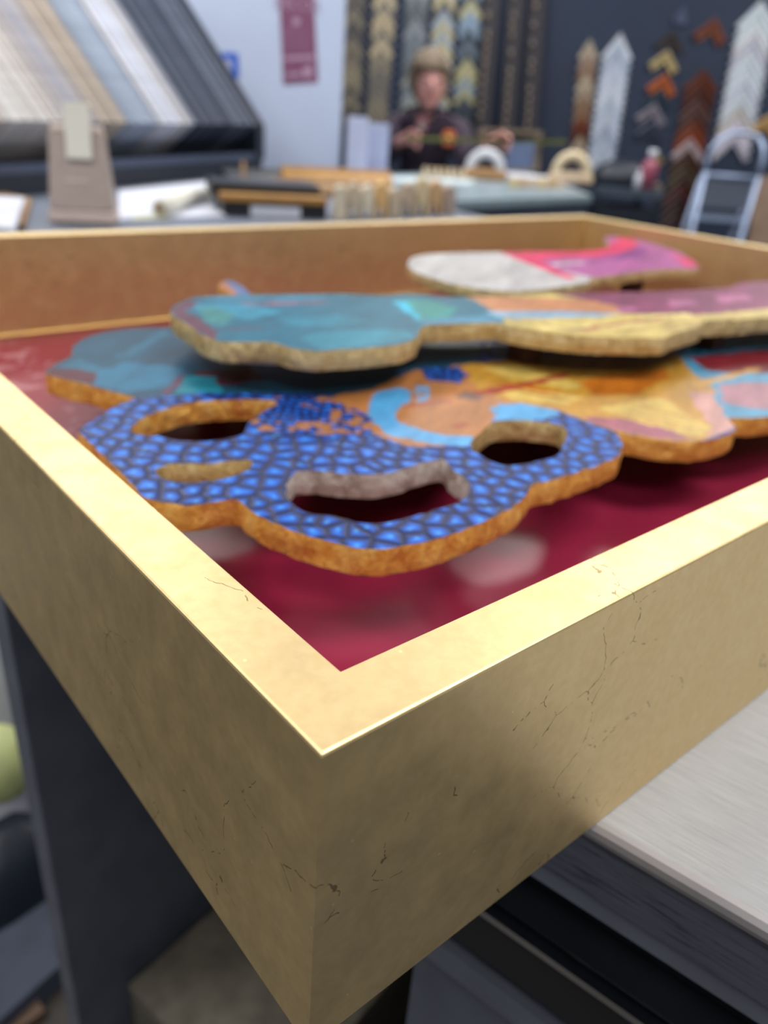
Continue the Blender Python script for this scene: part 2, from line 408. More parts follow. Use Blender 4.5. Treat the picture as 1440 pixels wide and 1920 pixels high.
def cutout(name, label, outer, holes, z, th, grid, regions, base, edge_mat, face_mat, hole_mats=(), jit=0.0012):
    """outer/holes: loops in frame coordinates; regions: list of (loop, rgba) painted in order"""
    loops = [smooth_loop(outer, 0.004, jit)] + [smooth_loop(h, 0.0035, jit) for h in holes]
    cx = sum(p[0] for p in loops[0])/len(loops[0]); cy = sum(p[1] for p in loops[0])/len(loops[0])
    root = thing(name, tr(cx, cy, z-th), label, 'artwork cutout')
    A = np.array(loops[0]); lo = A.min(0); hi = A.max(0)
    gx, gy = np.meshgrid(np.arange(lo[0], hi[0], grid), np.arange(lo[1], hi[1], grid)); G = np.stack([gx.ravel(), gy.ravel()], 1)
    G[:, 0] += (np.round((G[:, 1]-lo[1])/grid) % 2)*grid*0.5
    keep = pip(loops[0], G)
    for h in loops[1:]: keep &= ~pip(h, G)
    G = G[keep]
    B = np.array([p for l in loops for p in l])
    near = np.zeros(len(G), bool)
    for k in range(0, len(G), 4000):
        d = ((G[k:k+4000, None, :]-B[None])**2).sum(2).min(1); near[k:k+4000] = d < (grid*0.45)**2
    G = G[~near]
    vs = [Vector(p) for l in loops for p in l]; ed = []; o_ = 0
    for l in loops:
        n = len(l); ed += [(o_+i, o_+(i+1) % n) for i in range(n)]; o_ += n
    vs += [Vector((float(a), float(b_))) for a, b_ in G]
    r = delaunay_2d_cdt(vs, ed, [], 0, 1e-7)
    vc = np.array([(v_.x, v_.y) for v_ in r[0]]); tri = np.array([f for f in r[2] if len(f) == 3])
    cen = vc[tri].mean(1); ok = pip(loops[0], cen)
    for h in loops[1:]: ok &= ~pip(h, cen)
    tri = tri[ok]
    rl = world_loc(root)
    def face_mesh(nm, zz, mat, flip):
        co = [tr(a, b_, zz)-rl for a, b_ in vc]
        me = bpy.data.meshes.new(nm); me.from_pydata([tuple(c_) for c_ in co], [], [tuple(t[::-1]) if flip else tuple(t) for t in tri.tolist()]); me.update()
        me.materials.append(mat); ob = bpy.data.objects.new(nm, me); COL.objects.link(ob); ob.parent = root; return ob
    fo = face_mesh('painted_face', z, face_mat, False)
    cols = np.tile(np.array(base, float), (len(vc), 1))
    jp = vc + np.array([[noise.noise(Vector((a*90, b_*90, 1)))*0.003, noise.noise(Vector((a*90, b_*90, 5)))*0.003] for a, b_ in vc])
    for loop, c_ in regions: cols[pip(loop, jp)] = c_
    set_paint(fo.data, cols)
    face_mesh('back_face', z-th, M['mdf'], True)
    for li, l in enumerate(loops):
        bm = NB(); n = len(l); rows = []; K = 5
        ar = sum(l[i][0]*l[(i+1) % n][1]-l[(i+1) % n][0]*l[i][1] for i in range(n)); sg = 1 if ar > 0 else -1
        if li > 0: sg = -sg
        for k in range(K+1):
            f = k/K; row = []
            for i, p in enumerate(l):
                a, b_ = l[i-1], l[(i+1) % n]; tx, ty = b_[0]-a[0], b_[1]-a[1]; L = math.hypot(tx, ty) or 1
                nx_, ny_ = ty/L*sg, -tx/L*sg
                d = 0.0 if k in (0,) else 0.0013*noise.noise(Vector((p[0]*150, p[1]*150, f*3))) + 0.0007*math.sin(f*PI)
                row.append(bm.verts.new(tr(p[0]+nx_*d, p[1]+ny_*d, z-th*f + (0.0002 if k == 0 else 0))))
            rows.append(row)
        for k in range(K):
            for i in range(n): bm.faces.new((rows[k][i], rows[k][(i+1) % n], rows[k+1][(i+1) % n], rows[k+1][i]))
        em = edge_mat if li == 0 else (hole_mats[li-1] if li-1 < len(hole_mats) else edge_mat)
        obj('gilded_edge' if li == 0 else 'hole_edge', bm, em, root, smooth=True)
    return root

ZL, ZU, ZP = -0.045, -0.012, -0.018
def L(*pts): return [T(x, y, ZL) for x, y in pts]
def Lu(*pts): return [T(x, y, ZU) for x, y in pts]
def Lp(*pts): return [T(x, y, ZP) for x, y in pts]
low_outer = L((85, 700), (91, 692), (108, 681), (126, 672), (135, 664), (136, 651), (146, 642), (168, 630), (210, 620), (262, 615), (320, 613)) + \
    [(0.30, 0.52), (0.38, 0.53), (0.47, 0.50), (0.56, 0.40), (0.66, 0.37), (0.78, 0.30), (0.80, 0.17), (0.70, 0.115), (0.60, 0.105)] + \
    L((1440, 781), (1410, 784), (1368, 784), (1374, 795), (1379, 806), (1358, 818), (1311, 828), (1255, 828), (1183, 815), (1153, 808),
      (1165, 826), (1166, 842), (1155, 858), (1121, 873), (1070, 890), (1024, 904), (1003, 906), (992, 918), (982, 935), (962, 950), (926, 970), (890, 986), (849, 1002), (803, 1016), (746, 1027), (700, 1031), (666, 1028), (620, 1017), (564, 1001), (522, 984), (487, 968), (461, 950), (446, 937), (420, 938), (379, 948), (348, 949), (307, 943), (271, 933), (230, 890), (200, 862), (178, 839), (160, 822), (148, 810), (155, 800), (183, 783), (219, 760), (252, 746), (210, 735), (170, 723), (125, 712), (95, 704))
hole1 = L((246, 804), (265, 786), (301, 770), (348, 757), (394, 752), (461, 749), (515, 752), (520, 757), (495, 772), (471, 788), (461, 803), (456, 815), (420, 824), (389, 828), (332, 826), (296, 818), (258, 815))
hole2 = L((292, 882), (317, 871), (389, 870), (440, 864), (472, 864), (471, 876), (450, 888), (420, 898), (368, 905), (320, 902), (296, 893))
hole3 = L((545, 898), (556, 885), (594, 883), (625, 887), (702, 891), (754, 881), (793, 868), (829, 862), (846, 878), (878, 905), (879, 926), (864, 940), (829, 953), (777, 968), (721, 981), (702, 983), (666, 979), (625, 968), (579, 963), (556, 952), (538, 933), (535, 916))
hole4 = L((879, 834), (906, 806), (926, 791), (967, 788), (1019, 792), (1053, 799), (1064, 814), (1057, 835), (1044, 855), (1008, 866), (972, 872), (942, 873), (906, 858), (885, 842))
teal = (0.012, 0.085, 0.15, 0); teal2 = (0.02, 0.15, 0.25, 0); cyan = (0.10, 0.42, 0.80, 0); maroon = (0.11, 0.018, 0.03, 0)
tan = (0.50, 0.20, 0.06, 0); yel = (0.58, 0.30, 0.04, 0); yel2 = (0.72, 0.50, 0.12, 0); orange = (0.58, 0.17, 0.015, 0); redl = (0.42, 0.06, 0.03, 0)
pinkc = (0.62, 0.32, 0.28, 0); pink2 = (0.48, 0.14, 0.20, 0); SB = (0.02, 0.1, 0.5, 1.0); SS = (0.02, 0.1, 0.5, 0.6); SM = (0.45, 0.19, 0.07, 0.30)
def streak(z, x0, y0, x1, y1, w):
    d = math.hypot(x1-x0, y1-y0); nx_, ny_ = -(y1-y0)/d*w/2, (x1-x0)/d*w/2
    pts = [(x0, y0), (x0+(x1-x0)*.3+nx_, y0+(y1-y0)*.3+ny_), (x0+(x1-x0)*.8+nx_, y0+(y1-y0)*.8+ny_), (x1, y1), (x0+(x1-x0)*.7-nx_, y0+(y1-y0)*.7-ny_), (x0+(x1-x0)*.2-nx_, y0+(y1-y0)*.2-ny_)]
    return [T(x, y, z) for x, y in pts]
reg = [
    (L((0, 560), (900, 560), (900, 690), (760, 700), (700, 728), (640, 741), (520, 737), (440, 738), (380, 736), (330, 742), (250, 747), (60, 747)), teal),
    (L((305, 618), (322, 622), (248, 668), (210, 672), (240, 655)), teal2),
    (L((110, 690), (150, 668), (185, 690), (230, 695), (200, 700)), teal2),
    (L((178, 700), (235, 678), (340, 690), (355, 700), (300, 728), (240, 736), (175, 720)), (0.02, 0.18, 0.32, 0)),
    (L((92, 690), (130, 690), (180, 700), (175, 722), (120, 712), (90, 702)), maroon),
    (L((370, 695), (470, 690), (500, 712), (400, 725), (340, 735)), maroon),
    (L((345, 705), (400, 706), (420, 735), (330, 738)), (0.02, 0.30, 0.42, 0)),
    (L((300, 738), (345, 700), (352, 704), (318, 742)), (0.14, 0.06, 0.12, 0)),
    (L((610, 745), (640, 738), (700, 728), (730, 712), (780, 695), (865, 684), (905, 735), (1040, 765), (1040, 780), (930, 790), (880, 835), (760, 838), (690, 808), (650, 790), (600, 770)), tan),
    (L((480, 760), (520, 744), (610, 742), (700, 780), (700, 815), (600, 815), (480, 810), (462, 800)), SM),
    (L((470, 770), (500, 752), (560, 744), (600, 744), (560, 760), (620, 775), (600, 790), (500, 790)), SS),
    (L((600, 785), (700, 790), (690, 806), (560, 806)), SM),
    (L((790, 690), (858, 688), (878, 706), (860, 718), (800, 712)), SS),
    (L((700, 742), (722, 732), (750, 727), (770, 733), (771, 752), (752, 762), (742, 775), (750, 792), (790, 806), (840, 816), (892, 820), (882, 836), (840, 835), (780, 828), (720, 810), (698, 790), (692, 765)), cyan),
    (L((776, 740), (782, 722), (800, 724), (804, 738), (796, 752), (782, 752), (786, 744), (796, 738), (790, 730), (784, 742)), (0.2, 0.45, 0.8, 0)),
    (streak(ZL, 745, 765, 860, 745, 5), redl), (streak(ZL, 840, 800, 880, 795, 5), redl),
    (L((920, 766), (935, 756), (955, 760), (985, 754), (1010, 757), (1050, 774), (1030, 786), (960, 788), (925, 788), (930, 778)), cyan),
    (L((865, 684), (1250, 640), (1300, 690), (1345, 735), (1379, 806), (1311, 829), (1255, 829), (1152, 809), (1046, 770), (960, 752), (900, 735)), yel),
    (L((905, 690), (960, 684), (1090, 720), (1075, 732), (940, 705)), yel2),
    (L((940, 735), (1000, 728), (1090, 745), (1060, 760), (960, 748)), yel2),
    (streak(ZL, 910, 715, 1060, 738, 6), orange), (streak(ZL, 950, 728, 1080, 752, 5), (0.5, 0.22, 0.03, 0)),
    (L((1090, 715), (1160, 700), (1240, 690), (1260, 705), (1190, 740), (1110, 742)), orange),
    (L((1120, 765), (1240, 745), (1330, 800), (1310, 818), (1250, 810)), yel2),
    (streak(ZL, 1130, 770, 1300, 808, 4), (0.62, 0.33, 0.07, 0)), (streak(ZL, 1180, 755, 1330, 795, 4), (0.62, 0.33, 0.07, 0)), (streak(ZL, 1160, 765, 1300, 800, 3), (0.62, 0.36, 0.10, 0)),
    (L((860, 740), (920, 728), (1000, 712), (1060, 700), (1075, 703), (1000, 722), (925, 740)), redl),
    (L((845, 742), (880, 734), (910, 742), (905, 752), (860, 748)), (0.18, 0.09, 0.07, 0)),
    (L((1090, 782), (1170, 785), (1260, 808), (1300, 826), (1240, 822), (1150, 806)), (0.40, 0.12, 0.17, 0)),
    (L((1290, 735), (1345, 735), (1375, 780), (1379, 808), (1320, 822), (1335, 800), (1310, 770)), pinkc),
    (L((1250, 640), (1500, 620), (1560, 690), (1560, 800), (1366, 786), (1345, 755), (1340, 730), (1300, 700)), (0.07, 0.33, 0.55, 0)),
    (L((1290, 670), (1440, 655), (1500, 680), (1440, 700), (1330, 697)), (0.22, 0.02, 0.03, 0)),
    (L((1350, 722), (1400, 716), (1440, 718), (1500, 740), (1460, 768), (1400, 765), (1352, 752)), (0.45, 0.20, 0.25, 0)),
    (L((1290, 720), (1420, 688), (1425, 694), (1310, 726)), (0.72, 0.38, 0.07, 0)),
]
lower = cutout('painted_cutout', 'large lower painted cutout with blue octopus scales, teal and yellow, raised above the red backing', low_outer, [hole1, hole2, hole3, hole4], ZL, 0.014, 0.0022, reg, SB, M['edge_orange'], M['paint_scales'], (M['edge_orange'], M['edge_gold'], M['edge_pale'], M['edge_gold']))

up_outer = Lu((320, 582), (328, 572), (350, 562), (372, 557), (420, 554), (480, 553), (550, 552), (640, 551), (720, 554), (770, 551), (840, 557), (950, 556), (1020, 551), (1220, 547), (1355, 540), (1390, 531), (1440, 527), (1530, 524), (1600, 555), (1560, 590), (1440, 595), (1380, 600), (1322, 602), (1313, 611), (1265, 625), (1240, 634), (1145, 632), (1100, 631), (1020, 622), (955, 611), (930, 605), (860, 607), (803, 610), (788, 618), (780, 634), (757, 644), (720, 650), (640, 656), (590, 659), (570, 657), (540, 651), (505, 642), (450, 642), (415, 641), (380, 629), (345, 604), (325, 591))
t1 = (0.012, 0.16, 0.25, 0); t2 = (0.03, 0.30, 0.45, 0); uy = (0.72, 0.55, 0.17, 0)
regu = [
    (Lu((300, 540), (860, 540), (875, 556), (945, 590), (945, 612), (860, 612), (780, 640), (700, 660), (560, 665), (300, 640)), t1),
    (Lu((360, 572), (470, 570), (530, 585), (470, 598), (380, 592)), t2),
    (Lu((520, 595), (640, 590), (700, 600), (640, 612), (540, 610)), (0.02, 0.24, 0.36, 0)),
    (Lu((560, 632), (640, 618), (760, 618), (775, 632), (700, 648), (600, 655)), (0.02, 0.26, 0.38, 0)),
    (Lu((370, 556), (470, 553), (620, 553), (600, 562), (430, 566)), (0.05, 0.22, 0.34, 0)),
    (Lu((370, 580), (400, 575), (440, 590), (420, 612), (390, 606)), (0.05, 0.28, 0.27, 0)),
    (Lu((318, 584), (350, 562), (376, 566), (344, 582), (380, 600), (410, 628), (400, 640), (345, 606)), (0.14, 0.035, 0.06, 0)),
    (streak(ZU, 440, 571, 625, 567, 3.5), (0.42, 0.12, 0.18, 0)), (streak(ZU, 400, 617, 520, 614, 2.5), (0.15, 0.05, 0.08, 0)),
    (Lu((738, 565), (800, 562), (860, 578), (840, 596), (790, 600)), (0.03, 0.30, 0.28, 0)),
    (Lu((735, 566), (760, 566), (788, 592), (780, 600)), (0.02, 0.5, 0.75, 0)),
    (Lu((770, 600), (940, 590), (945, 604), (800, 608)), (0.06, 0.28, 0.45, 0)),
    (Lu((870, 554), (1000, 558), (1120, 562), (1165, 575), (1150, 588), (1040, 583), (935, 588), (905, 572)), (0.62, 0.26, 0.11, 0)),
    (Lu((1000, 545), (1620, 510), (1620, 570), (1440, 578), (1320, 590), (1160, 588), (1165, 575), (1090, 560)), (0.26, 0.045, 0.12, 0)),
    (Lu((905, 584), (1040, 583), (1165, 588), (1130, 594), (960, 598), (930, 592)), (0.30, 0.48, 0.66, 0)),
    (Lu((1150, 578), (1180, 573), (1195, 580), (1165, 588)), (0.5, 0.14, 0.3, 0)), (Lu((1250, 564), (1300, 560), (1310, 572), (1260, 576)), (0.5, 0.14, 0.3, 0)), (Lu((1340, 556), (1400, 552), (1410, 562), (1350, 568)), (0.5, 0.14, 0.3, 0)),
    (Lu((1200, 592), (1290, 586), (1300, 594), (1210, 600)), (0.85, 0.72, 0.25, 0)), (Lu((1000, 610), (1210, 605), (1220, 612), (1020, 618)), (0.82, 0.68, 0.24, 0)),
    (streak(ZU, 1040, 625, 1280, 590, 5), (0.42, 0.12, 0.07, 0)), (streak(ZU, 1100, 628, 1330, 598, 3), (0.5, 0.3, 0.08, 0)), (streak(ZU, 960, 600, 1130, 625, 3), (0.45, 0.3, 0.12, 0)), (streak(ZU, 1240, 622, 1400, 592, 3), (0.4, 0.2, 0.08, 0)),
]
upper = cutout('painted_cutout', 'upper teal and yellow painted cutout with pale gold edge, raised over the octopus piece', up_outer, [], ZU, 0.0135, 0.0028, regu, uy, M['edge_gold'], M['paint'])

pen_outer = Lp((765, 495), (770, 485), (800, 477), (870, 474), (940, 473), (1020, 472), (1100, 471), (1138, 465), (1141, 456), (1133, 447), (1150, 443), (1200, 450), (1265, 470), (1305, 494), (1306, 504), (1270, 504), (1220, 507), (1150, 516), (1110, 522), (1100, 530), (1060, 537), (1020, 542), (970, 546), (920, 544), (845, 532), (785, 513), (768, 503))
regp = [
    (Lp((940, 440), (1400, 420), (1400, 520), (1110, 520), (1020, 500), (960, 482)), (0.50, 0.12, 0.36, 0)),
    (Lp((940, 465), (1140, 462), (1170, 440), (1195, 455), (1190, 470), (1120, 482), (1040, 484), (1010, 490), (1085, 522), (1060, 522), (935, 472)), (0.85, 0.035, 0.15, 0)),
    (Lp((1200, 462), (1215, 466), (1205, 482), (1100, 492), (1150, 480)), (0.30, 0.05, 0.28, 0)),
    (Lp((1030, 494), (1090, 490), (1100, 494), (1040, 499)), (0.7, 0.55, 0.65, 0)),
    (Lp((1270, 480), (1310, 490), (1310, 500), (1285, 500), (1255, 470)), (0.85, 0.04, 0.18, 0)),
]
pen = cutout('painted_cutout', 'pale grey and hot pink painted cutout in the far corner of the frame', pen_outer, [], ZP, 0.011, 0.0032, regp, (0.62, 0.60, 0.60, 0), M['edge_gold'], M['paint'])
def L2(*pts): return [T(x, y, -0.02) for x, y in pts]
tip = cutout('painted_cutout', 'small pointed blue and orange cutout tip behind the teal cutout', L2((410, 533), (425, 526), (440, 529), (470, 551), (466, 560), (445, 560)), [], -0.02, 0.01, 0.003,
             [(L2((418, 524), (445, 524), (480, 560), (455, 560)), (0.12, 0.2, 0.42, 0))], (0.55, 0.2, 0.07, 0), M['edge_orange'], M['paint'])

# spacers that carry the pieces
def spacer(s, t, z0, z1, mat, label, w_=0.02, l_=0.02, grp=None):
    bm = NB(); q = [tr(s-w_/2, t-l_/2, 0), tr(s+w_/2, t-l_/2, 0), tr(s+w_/2, t+l_/2, 0), tr(s-w_/2, t+l_/2, 0)]
    prism(bm, q, ZT+z0, ZT+z1); return tag(obj('spacer_block', bm, mat), label, 'spacer', grp)
a = T(412, 692, -0.036); b_ = T(520, 697, -0.036); mx, my = (a[0]+b_[0])/2, (a[1]+b_[1])/2
bm = NB(); A_ = Vector((a[0], a[1])); B_ = Vector((b_[0], b_[1])); d_ = (B_-A_).normalized(); n_ = Vector((-d_.y, d_.x))
q = [tr(*p, 0) for p in (A_, B_, B_+n_*0.03, A_+n_*0.03)]
prism(bm, q, ZT-0.0312, ZT-0.0256); tag(obj('mounting_plate', bm, M['paper'], upper), 'white plate fixed underneath')
for (s, t) in [(0.42, 0.30), (0.62, 0.25)]:
    spacer(s, t, ZL+0.0006, ZU-0.0136, M['mdf'], 'dark spacer block between the two stacked cutouts', grp='spacers between the cutouts')
for (s, t) in [(0.30, 0.34), (0.45, 0.30), (0.22, 0.46), (0.58, 0.24), (0.42, 0.42)]:
    spacer(s, t, -DD+0.0003, ZL-0.0141, M['mdf'], 'dark spacer block under the lower octopus cutout', grp='spacers on the red backing')
for (s, t) in [(0.58, 0.50), (0.82, 0.47)]:
    spacer(s, t, -DD+0.0003, ZP-0.0111, M['mdf'], 'dark spacer post under the pink and grey cutout', grp='posts under the pink cutout')
c_ = T(452, 550, -0.02); spacer(c_[0], c_[1]+0.002, -DD+0.0003, -0.0301, M['mdf'], 'dark spacer post under the small pointed cutout', 0.012, 0.012)

# ------------------------------------------------------------------ things under and beside the table
bx = P(240, 1850, 0.35)
crate = thing('cardboard_box', (bx.x, bx.y, 0), 'worn grey brown cardboard box under the work table', 'box')
q = [bx, bx+E1*0.42, bx+E1*0.42-E2*0.22, bx-E2*0.22]
bm = prism(NB(), q, 0.0, 0.345); obj('box_body', bm, M['canvas_grey'], crate, bevel=0.004)
bm = prism(NB(), [p+(-E2*0.0) for p in q], 0.346, 0.352); obj('lid', bm, plain('worn_board_edge', srgb(104, 98, 86), 0.8, 0, 0.3, 30), crate)
# black waste bin right of the box
bp = P(560, 1905, 0.3)
can = thing('waste_bin', (bp.x+0.02, bp.y+0.02, 0), 'round black waste bin beside the cardboard box under the table', 'bin')
def lathe(bm, c, prof_, n=28):
    rings = [[bm.verts.new((c[0]+r_*math.cos(2*PI*k/n), c[1]+r_*math.sin(2*PI*k/n), c[2]+z_)) for k in range(n)] for r_, z_ in prof_]
    for i in range(len(rings)-1):
        for k in range(n): bm.faces.new((rings[i][k], rings[i][(k+1) % n], rings[i+1][(k+1) % n], rings[i+1][k]))
    return bm
cc = (bp.x+0.02, bp.y+0.02, 0)
obj('bin_body', lathe(NB(), cc, [(0.001, 0.003), (0.07, 0.003), (0.085, 0.25), (0.082, 0.25), (0.067, 0.008), (0.001, 0.008)]), M['black'], can, smooth=True)
bm = NB(); tube(bm, [(cc[0]+0.0845*math.cos(a_), cc[1]+0.0845*math.sin(a_), 0.252) for a_ in [2*PI*k/28 for k in range(28)]], 0.003, 8, True); obj('rim', bm, M['cab_edge'], can, smooth=True)

# clutter on the floor left of the end panel
p = P(10, 1440, 0.30)
tote = thing('paper_sack', (p.x-0.12, p.y+0.1, 0), 'tall white paper sack with a yellow green blot left of the table end panel', 'bag')
bm = NB()
def rr(cx_, cy_, sx, sy, z, n=16, yaw=0.0):
    out = []
    for k in range(n):
        a_ = 2*PI*k/n; ca, sa = math.cos(a_), math.sin(a_)
        x_ = abs(ca)**0.45*math.copysign(sx/2, ca); y_ = abs(sa)**0.45*math.copysign(sy/2, sa)
        wob = 1+0.03*noise.noise(Vector((ca*2, sa*2, z*9)))
        out.append(Vector((cx_+(x_*math.cos(yaw)-y_*math.sin(yaw))*wob, cy_+(x_*math.sin(yaw)+y_*math.cos(yaw))*wob, z)))
    return out
def loft(bm, loops):
    R_ = [[bm.verts.new(p_) for p_ in l] for l in loops]; n = len(R_[0])
    for i in range(len(R_)-1):
        for k in range(n): bm.faces.new((R_[i][k], R_[i][(k+1) % n], R_[i+1][(k+1) % n], R_[i+1][k]))
    bm.faces.new(R_[0][::-1]); bm.faces.new(R_[-1]); return bm
cx_, cy_ = p.x-0.17, p.y+0.12
obj('sack_body', loft(bm, [rr(cx_, cy_, 0.34, 0.30, z_, 20, 0.5) for z_ in (0.0, 0.1, 0.25, 0.42, 0.55)]+[rr(cx_, cy_, 0.30, 0.24, 0.60, 20, 0.5)]), plain('white_sack_paper', srgb(244, 246, 255), 0.8, 0, 0.02), tote, smooth=True)
q0 = P(12, 1425, 0.42)
bm = NB(); ball(bm, q0+Vector((-0.03, 0.02, -0.03)), (0.055, 0.05, 0.06), 16); obj('green_blot', bm, plain('yellow_green_print', srgb(196, 204, 140), 0.6), tote, smooth=True)
p = P(40, 1640, 0.12)
bm = loft(NB(), [rr(p.x-0.04, p.y+0.05, 0.20, 0.16, z_, 18, 0.9) for z_ in (0.0, 0.05)]+[rr(p.x-0.04, p.y+0.05, 0.15, 0.12, 0.13, 18, 0.9), rr(p.x-0.04, p.y+0.05, 0.05, 0.04, 0.17, 18, 0.9)])
tag(obj('black_bag', bm, M['rack'], smooth=True), 'slumped black bag on the floor in front of the white paper sack', 'bag')
p = P(70, 1740, 0.05)
bm = NB(); box(bm, (p.x, p.y, 0.0), (0.16, 0.24, 0.05), -0.55)
tag(obj('grey_board', bm, plain('blue_grey_board', srgb(70, 77, 94), 0.6), bevel=0.002), 'flat blue grey board lying on the floor near the black bag', 'board')
p = P(30, 1850, 0.02)
bm = NB(); box(bm, (p.x-0.05, p.y-0.0, 0.0), (0.20, 0.10, 0.022), -0.75)
tag(obj('wood_offcut', bm, plain('brown_offcut', srgb(104, 82, 66), 0.7, 0, 0.3, 30), bevel=0.002), 'brown wooden offcut lying on the floor at lower left', 'offcut')

# ------------------------------------------------------------------ desk on the left with the mat board rack
desk_poly = [(-1.9, 1.15), (-0.45, 1.42), (0.34, 2.12), (0.0, 2.62), (-0.33, 3.26), (-1.38, 3.5), (-1.9, 3.5)]
desk = thing('desk', (-0.8, 2.3, 0), 'slate grey desk carrying the mat board rack and the beige tape dispenser', 'desk')
obj('desk_top', prism(NB(), [Vector((*p_, 0)) for p_ in desk_poly], 0.965, 1.0), M['desk'], desk)
ins = [(-1.85, 1.22), (-0.47, 1.48), (0.27, 2.13), (-0.04, 2.6), (-0.36, 3.2), (-1.35, 3.45), (-1.85, 3.45)]
obj('desk_body', prism(NB(), [Vector((*p_, 0)) for p_ in ins], 0.0, 0.964), M['slate'], desk)

RP0 = Vector((-0.932, 1.898, 1.0)); R1 = Vector((0.293, 0.956, 0)).normalized(); R2 = Vector((-0.956, 0.293, 0)).normalized(); ZZ = Vector((0, 0, 1))
rack = thing('mat_board_rack', RP0+R1*0.5+R2*0.25, 'long navy black rack holding slanted mat boards on the desk', 'rack')
def rk(s, d, z): return RP0 + R1*s + R2*d + ZZ*z
def rbox(s0, s1, d0, d1, z0, z1):
    return prism(NB(), [rk(s0, d0, 0), rk(s1, d0, 0), rk(s1, d1, 0), rk(s0, d1, 0)], 1.0+z0, 1.0+z1)
obj('base', rbox(-0.75, 1.33, 0.01, 0.40, 0.0005, 0.05), M['rack'], rack)
obj('front_lip', rbox(-0.75, 1.33, 0.005, 0.022, 0.05, 0.072), M['slate'], rack)
al = math.radians(51); UPD = R2*math.cos(al)+ZZ*math.sin(al); DND = R2*math.sin(al)-ZZ*math.cos(al)
# cradle the boards rest on
def cradle(s0, s1, a0, a1, b0, b1):
    bm = NB(); o_ = rk(0, 0, 0.163)
    f = lambda s, a_, b2: o_ + R1*s + UPD*a_ + DND*b2
    hexa(bm, [f(s0, a0, b0), f(s0, a1, b0), f(s0, a1, b1), f(s0, a0, b1)], [f(s1, a0, b0), f(s1, a1, b0), f(s1, a1, b1), f(s1, a0, b1)]); return bm
obj('back_rest', cradle(-0.75, 1.33, -0.004, 0.62, 0.152, 0.162), M['rack'], rack)
obj('support_web', rbox(-0.75, 1.33, 0.13, 0.16, 0.05, 0.068), M['rack'], rack)
o_ = rk(0, 0, 0.163)
def rkf(s, a_, b2): return o_ + R1*s + UPD*a_ + DND*b2
for (s0, s1) in [(1.27, 1.33)]:
    bm = NB()
    q = [rk(0, 0.0, 0.05), rk(0, 0.0, 0.163), rk(0, 0.0, 0.163)+UPD*0.62, rk(0, 0.0, 0.163)+UPD*0.62+DND*0.16, rk(0, 0.30, 0.05)]
    hexa(bm, [p_+R1*s0 for p_ in q], [p_+R1*s1 for p_ in q]); obj('end_panel', bm, M['rack'], rack)
# boards: colour bands measured along the row
bands = [(-0.72, 0.24, [(206, 204, 202), (196, 192, 190), (214, 212, 210), (188, 180, 176)], 'white or cream mat board at the near left end of the desk rack', 'white and cream mat boards'),
         (0.24, 0.39, [(172, 166, 164), (160, 160, 172), (180, 174, 170), (150, 146, 152)], 'greige mat board in the rack between the white and tan ones', 'greige mat boards'),
         (0.39, 0.52, [(162, 150, 138), (146, 134, 122), (172, 160, 148)], 'tan mat board in the middle of the slanted rack row', 'tan mat boards'),
         (0.52, 0.66, [(146, 158, 176), (172, 182, 200), (132, 144, 164)], 'pale blue mat board right of the tan ones in the rack', 'pale blue mat boards'),
         (0.66, 0.86, [(166, 164, 170), (176, 174, 178), (158, 160, 170), (196, 202, 218)], 'light grey mat board beside the dark ones in the rack', 'light grey mat boards'),
         (0.86, 1.26, [(44, 54, 74), (36, 46, 64), (104, 112, 130), (40, 50, 68), (34, 44, 62), (92, 100, 116)], 'charcoal or navy mat board at the far right end of the rack', 'charcoal mat boards')]
mesh_cache = {}
def board_mesh(rgb, th, la, lb):
    k = (rgb, round(th, 4), round(la, 2), round(lb, 2))
    if k not in mesh_cache:
        bm = NB(); f = lambda s, a_, b2: R1*s + UPD*a_ + DND*b2
        hexa(bm, [f(0, 0, 0), f(0, la, 0), f(0, la, lb), f(0, 0, lb)], [f(th, 0, 0), f(th, la, 0), f(th, la, lb), f(th, 0, lb)])
        me = bpy.data.meshes.new('mat_board'); bmesh.ops.recalc_face_normals(bm, faces=bm.faces); bm.to_mesh(me); bm.free()
        me.materials.append(tint(rgb, 0.75, 0, 'mat_board_paper')); mesh_cache[k] = me
    return mesh_cache[k]
rnd = random.Random(3)
for (s0, s1, cols_, lab, grp) in bands:
    s = s0; i = 0
    while s < s1-0.012:
        th = rnd.choice([0.009, 0.012, 0.015]); la = rnd.choice([0.50, 0.54, 0.58])
        rgb = cols_[rnd.randrange(len(cols_))] if s0 < 0.9 else cols_[i % len(cols_)]
        o = bpy.data.objects.new('mat_board', board_mesh(rgb, th, la, 0.15)); COL.objects.link(o)
        off = rnd.choice([0, 0, 0.003, 0.006]); o.location = o_ + R1*s + (UPD+DND)*off*0.7
        tag(o, lab, 'mat board', grp); s += th+0.0012; i += 1

